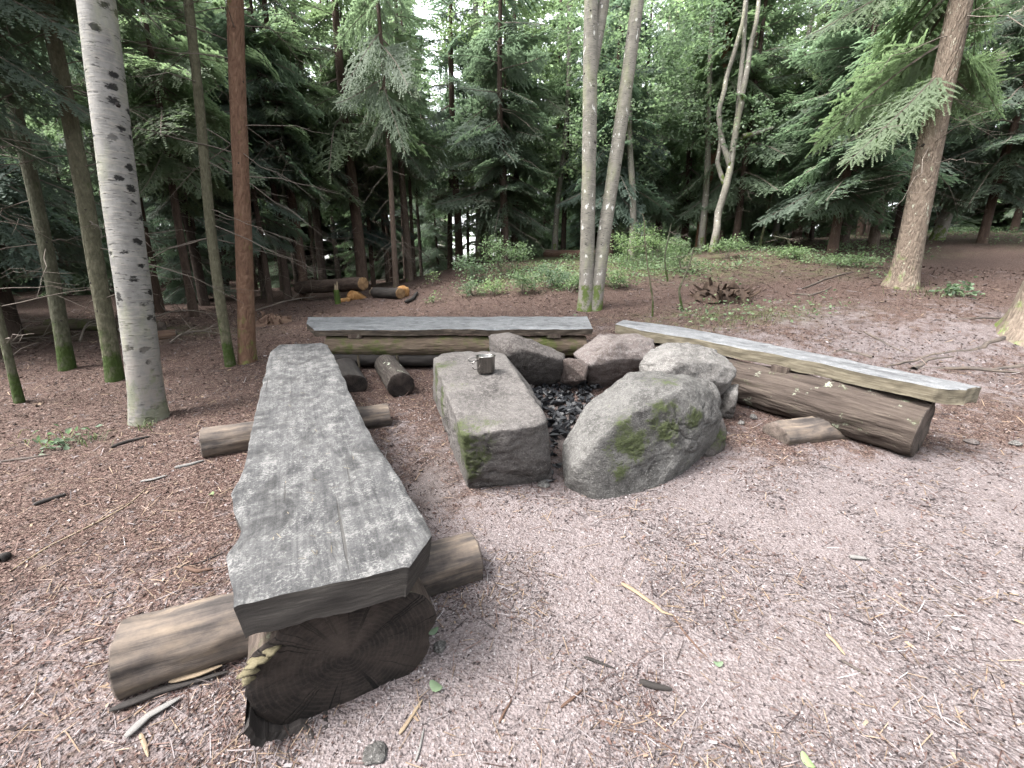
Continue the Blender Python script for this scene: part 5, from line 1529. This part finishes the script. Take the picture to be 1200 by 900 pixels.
stick([(130, 838), (190, 812), (268, 790)], .016, 'black_wood', 'black strip of bark lying against the peeled cross log', 9, name='bark_strip', cat='bark', flat=.5)
stick([(200, 806), (235, 797), (262, 787)], .012, 'pale_wood', 'light strip of bark on the black bark strip', 10, name='bark_strip', cat='bark', flat=.4, lift=.025)
stick([(148, 868), (175, 842), (212, 820)], .016, 'grey_wood', 'flat grey shard of wood before the peeled cross log', 11, name='bark_strip', cat='bark', flat=.3)
stick([(165, 862), (170, 874), (174, 888)], .006, 'pale_wood', 'small orange wood chip by the grey shard', 12, name='wood_chip', cat='wood', flat=.4)
stick([(12, 672), (60, 640), (120, 610), (150, 592), (172, 572)], .0045, 'pale_wood', 'long thin straw-coloured stem on the litter left of the slab bench', 13)
stick([(212, 665), (235, 660), (262, 648)], .004, 'black_wood', 'thin dark curved twig beside the slab edge', 14)
stick([(216, 667), (232, 672), (250, 668)], .01, 'rot_wood', 'knobby reddish bark bit near the slab edge', 15, name='bark_bit', cat='bark')
stick([(130, 524), (150, 517), (176, 511)], .012, 'black_wood', 'dark stick on the litter below the stout birch', 16)
stick([(205, 549), (222, 546), (240, 541)], .01, 'grey_wood', 'grey stick pointing at the end of the far cross log', 17)
stick([(165, 565), (180, 563), (196, 558)], .013, 'grey_wood', 'flat grey wood scrap between stout birch and slab bench', 18, flat=.4)
stick([(40, 593), (55, 588), (80, 580)], .011, 'black_wood', 'short black stick on pale litter below the little grass patch', 19)
stick([(0, 660), (6, 656), (14, 652)], .02, 'black_wood', 'charred black lump on the litter, far from the benches', 20, cat='charcoal')
stick([(0, 538), (30, 535), (60, 530)], .008, 'peeled', 'brown twig on the litter below the yellowish grass', 21)
stick([(255, 515), (270, 512), (288, 511)], .005, 'grey_wood', 'straight pale twig against the far cross log', 22)
stick([(968, 745), (978, 754), (990, 770)], .008, 'pale_wood', 'yellow wood chips in a row on the brown gravel', 23, flat=.5)
stick([(985, 775), (998, 782), (1015, 792)], .006, 'peeled', 'orange-brown chip beside the row of yellow chips', 24, flat=.5)
stick([(995, 655), (1005, 656), (1018, 658)], .013, 'grey_wood', 'grey wood scrap on the pale gravel right of the fire stones', 25, flat=.5)
stick([(700, 845), (730, 855), (760, 862), (820, 895)], .003, 'rot_wood', 'long thin dark twig on the gravel before the fire stones', 26)
stick([(585, 850), (592, 835), (600, 822)], .004, 'rot_wood', 'short dark red twig on the gravel right of the pale flat splinter', 27)
stick([(475, 358), (484, 354), (490, 346)], .035, 'black_wood', 'stubby black branch standing off the litter behind the back bench', 28, lift=.04)
stick([(940, 340), (965, 330), (1000, 322)], .018, 'peeled', 'pale bare root running toward the mossy-footed leaning spruce', 29, name='root', cat='root')
stick([(930, 346), (950, 348), (975, 338)], .014, 'peeled', 'short pale root near the dark litter behind the right bench', 30, name='root', cat='root')
stick([(1108, 433), (1150, 433), (1200, 434)], .014, 'peeled', 'long straight pale root on the brown litter past the right bench', 31, name='root', cat='root')

def green_leaf(px, py, s, label, seed, col='leaf_cool'):
    b = on_ground(px, py); rg = np.random.default_rng(seed)
    n = 12; th = np.linspace(0, 6.283, n, endpoint=False)
    ring = np.stack([np.cos(th) * s, np.sin(th) * s * .6, .006 + .006 * np.cos(2 * th)], 1)
    m = np.array(Matrix.Rotation(rg.uniform(0, 6), 3, 'Z'))
    V = np.concatenate([ring, [[0, 0, .005]]]) @ m.T
    F = np.stack([np.arange(n), (np.arange(n) + 1) % n, np.full(n, n)], 1)
    obj('fallen_leaf', mesh_np('fallen_leaf', V, [F], M[col], True, {'shade': np.full(n + 1, .85)}), loc=b + [0, 0, .004], label=label, cat='leaf', group='green leaves on the ground')
green_leaf(841, 780, .017, 'single green leaf at the tip of the thin brown stem on the gravel', 1)
green_leaf(248, 581, .018, 'bright green leaf on the litter beside the slab edge', 2)
green_leaf(507, 743, .024, 'teal-green leaf leaning beside the black log end', 3)
green_leaf(511, 808, .026, 'dull green leaf on the gravel below the black log end', 4)
green_leaf(946, 894, .022, 'pale green leaf on brown gravel in front of everything', 5)

# ------------------------------------------------------------------ litter: chips, flakes, needles, small stones
def litter():
    rg = np.random.default_rng(31)
    N = 195000
    a = rg.uniform(-1.08, 1.08, N)
    r = .75 * np.exp(rg.uniform(0, math.log(15), N))
    x, y = r * np.sin(a), r * np.cos(a)
    x2 = rg.uniform(-9, 1.5, 9000); y2 = rg.uniform(3.0, 9, 9000)
    x, y = np.concatenate([x, x2]), np.concatenate([y, y2]); N = len(x); r = np.hypot(x, y)
    pn = fbm(np.stack([x, y, 0 * x], 1) * 2.6, 4, 12)
    keep = (rg.random(N) > np.clip(worn_mask(x, y) * (.6 + 1.5 * pn), 0, .92)) & (soot_mask(x, y) < .55)
    x, y, r = x[keep], y[keep], r[keep]; N = len(x)
    z = terrain(x, y) + micro(x, y)
    w = worn_mask(x, y) + .35 * fbm(np.stack([x, y, 0 * x], 1) * 2.2, 3, 8)
    kind = rg.random(N)
    L = rg.uniform(.0009, .0034, N) * (1 + .42 * r); W = L * rg.uniform(.4, 1, N)
    flake = kind < .025; L[flake] *= 2.6; W[flake] *= 1.5
    needle = (kind > .025) & (kind < .15); L[needle] = rg.uniform(.015, .05, needle.sum()) * (1 + .15 * r[needle]); W[needle] = .0011 * (1 + .35 * r[needle])
    pal_w = np.array([(0.0483, 0.0395, 0.0393), (0.0919, 0.0776, 0.0770), (0.1253, 0.1087, 0.1083), (0.1596, 0.1423, 0.1430), (0.2079, 0.1909, 0.1907), (0.0724, 0.0511, 0.0470), (0.0242, 0.0194, 0.0196)])
    pal_b = np.array([(0.0260, 0.0148, 0.0118), (0.0467, 0.0269, 0.0230), (0.0697, 0.0436, 0.0366), (0.0936, 0.0616, 0.0522), (0.1245, 0.0877, 0.0746), (0.1762, 0.1339, 0.1143), (0.0173, 0.0121, 0.0112)])
    pw = rg.choice(7, N, p=(.2, .27, .21, .09, .03, .12, .08)); pb = rg.choice(7, N, p=(.2, .25, .22, .13, .08, .04, .08))
    isw = rg.random(N) < np.clip(w, 0.12, .85)
    col = np.where(isw[:, None], pal_w[pw], pal_b[pb])
    tan = (flake | needle) & (rg.random(N) < .2)
    col[tan] = np.array([.15, .11, .08]) * rg.uniform(.6, 1.25, (tan.sum(), 1))
    mean = np.where(isw[:, None], np.array([[.086, .075, .074]]), np.array([[.051, .036, .031]]))
    col = mean + (col - mean) * 1.12; col = np.clip(col, .008, 1)
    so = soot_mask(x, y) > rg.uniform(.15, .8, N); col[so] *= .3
    th = rg.uniform(0, 6.283, N)
    d = np.stack([np.cos(th), np.sin(th), rg.normal(0, .22, N)], 1)
    s = np.stack([-np.sin(th), np.cos(th), rg.normal(0, .3, N)], 1)
    P = np.stack([x, y, z + rg.uniform(.0, .006, N) + W * .25], 1)
    k = rg.uniform(.5, 1, (N, 1))
    V = np.stack([P - d * L[:, None] - s * W[:, None] * .6, P + d * L[:, None] * .6 - s * W[:, None], P + d * L[:, None] + s * W[:, None] * .4 * k, P - d * L[:, None] * k + s * W[:, None]], 1).reshape(-1, 3)
    F = np.arange(4 * N).reshape(-1, 4)
    obj('litter', mesh_np('litter', V, [F], M['litter'], False, {'hue': np.repeat(col, 4, 0)}), kind='stuff', label='bark chips, needles and gravel bits strewn over the clearing', cat='litter')
    # solid grit and bark lumps
    N = 14000
    a = rg.uniform(-1.1, 1.1, N); r = .75 * np.exp(rg.uniform(0, math.log(9), N)); x, y = r * np.sin(a), r * np.cos(a)
    z = terrain(x, y) + micro(x, y)
    base = np.array([(1, 0, -.3), (-.5, .87, -.3), (-.5, -.87, -.3), (.3, .2, .8)])
    F0 = np.array([(0, 1, 3), (1, 2, 3), (2, 0, 3), (0, 2, 1)])
    s = rg.uniform(.0015, .0055, N) * (1 + .35 * r)
    th = rg.uniform(0, 6.283, N); c, q = np.cos(th), np.sin(th)
    st = rg.uniform(.7, 1.6, (N, 1))
    B = base[None] * np.stack([st[:, 0], 1 / st[:, 0], rg.uniform(.5, 1, N)], 1)[:, None, :]
    V = np.stack([B[..., 0] * c[:, None] - B[..., 1] * q[:, None], B[..., 0] * q[:, None] + B[..., 1] * c[:, None], B[..., 2]], -1) * s[:, None, None] + np.stack([x, y, z + s * .2], 1)[:, None]
    w = worn_mask(x, y)
    col = np.where((rg.random(N) < np.clip(w + .1, 0, .9))[:, None], pal_w[rg.choice(7, N)], pal_b[rg.choice(7, N)])
    F = (F0[None] + (np.arange(N) * 4)[:, None, None]).reshape(-1, 3)
    obj('grit', mesh_np('grit', V.reshape(-1, 3), [F], M['litter'], False, {'hue': np.repeat(col, 4, 0)}), kind='stuff', label='small stones and bark lumps among the litter', cat='litter')
litter()
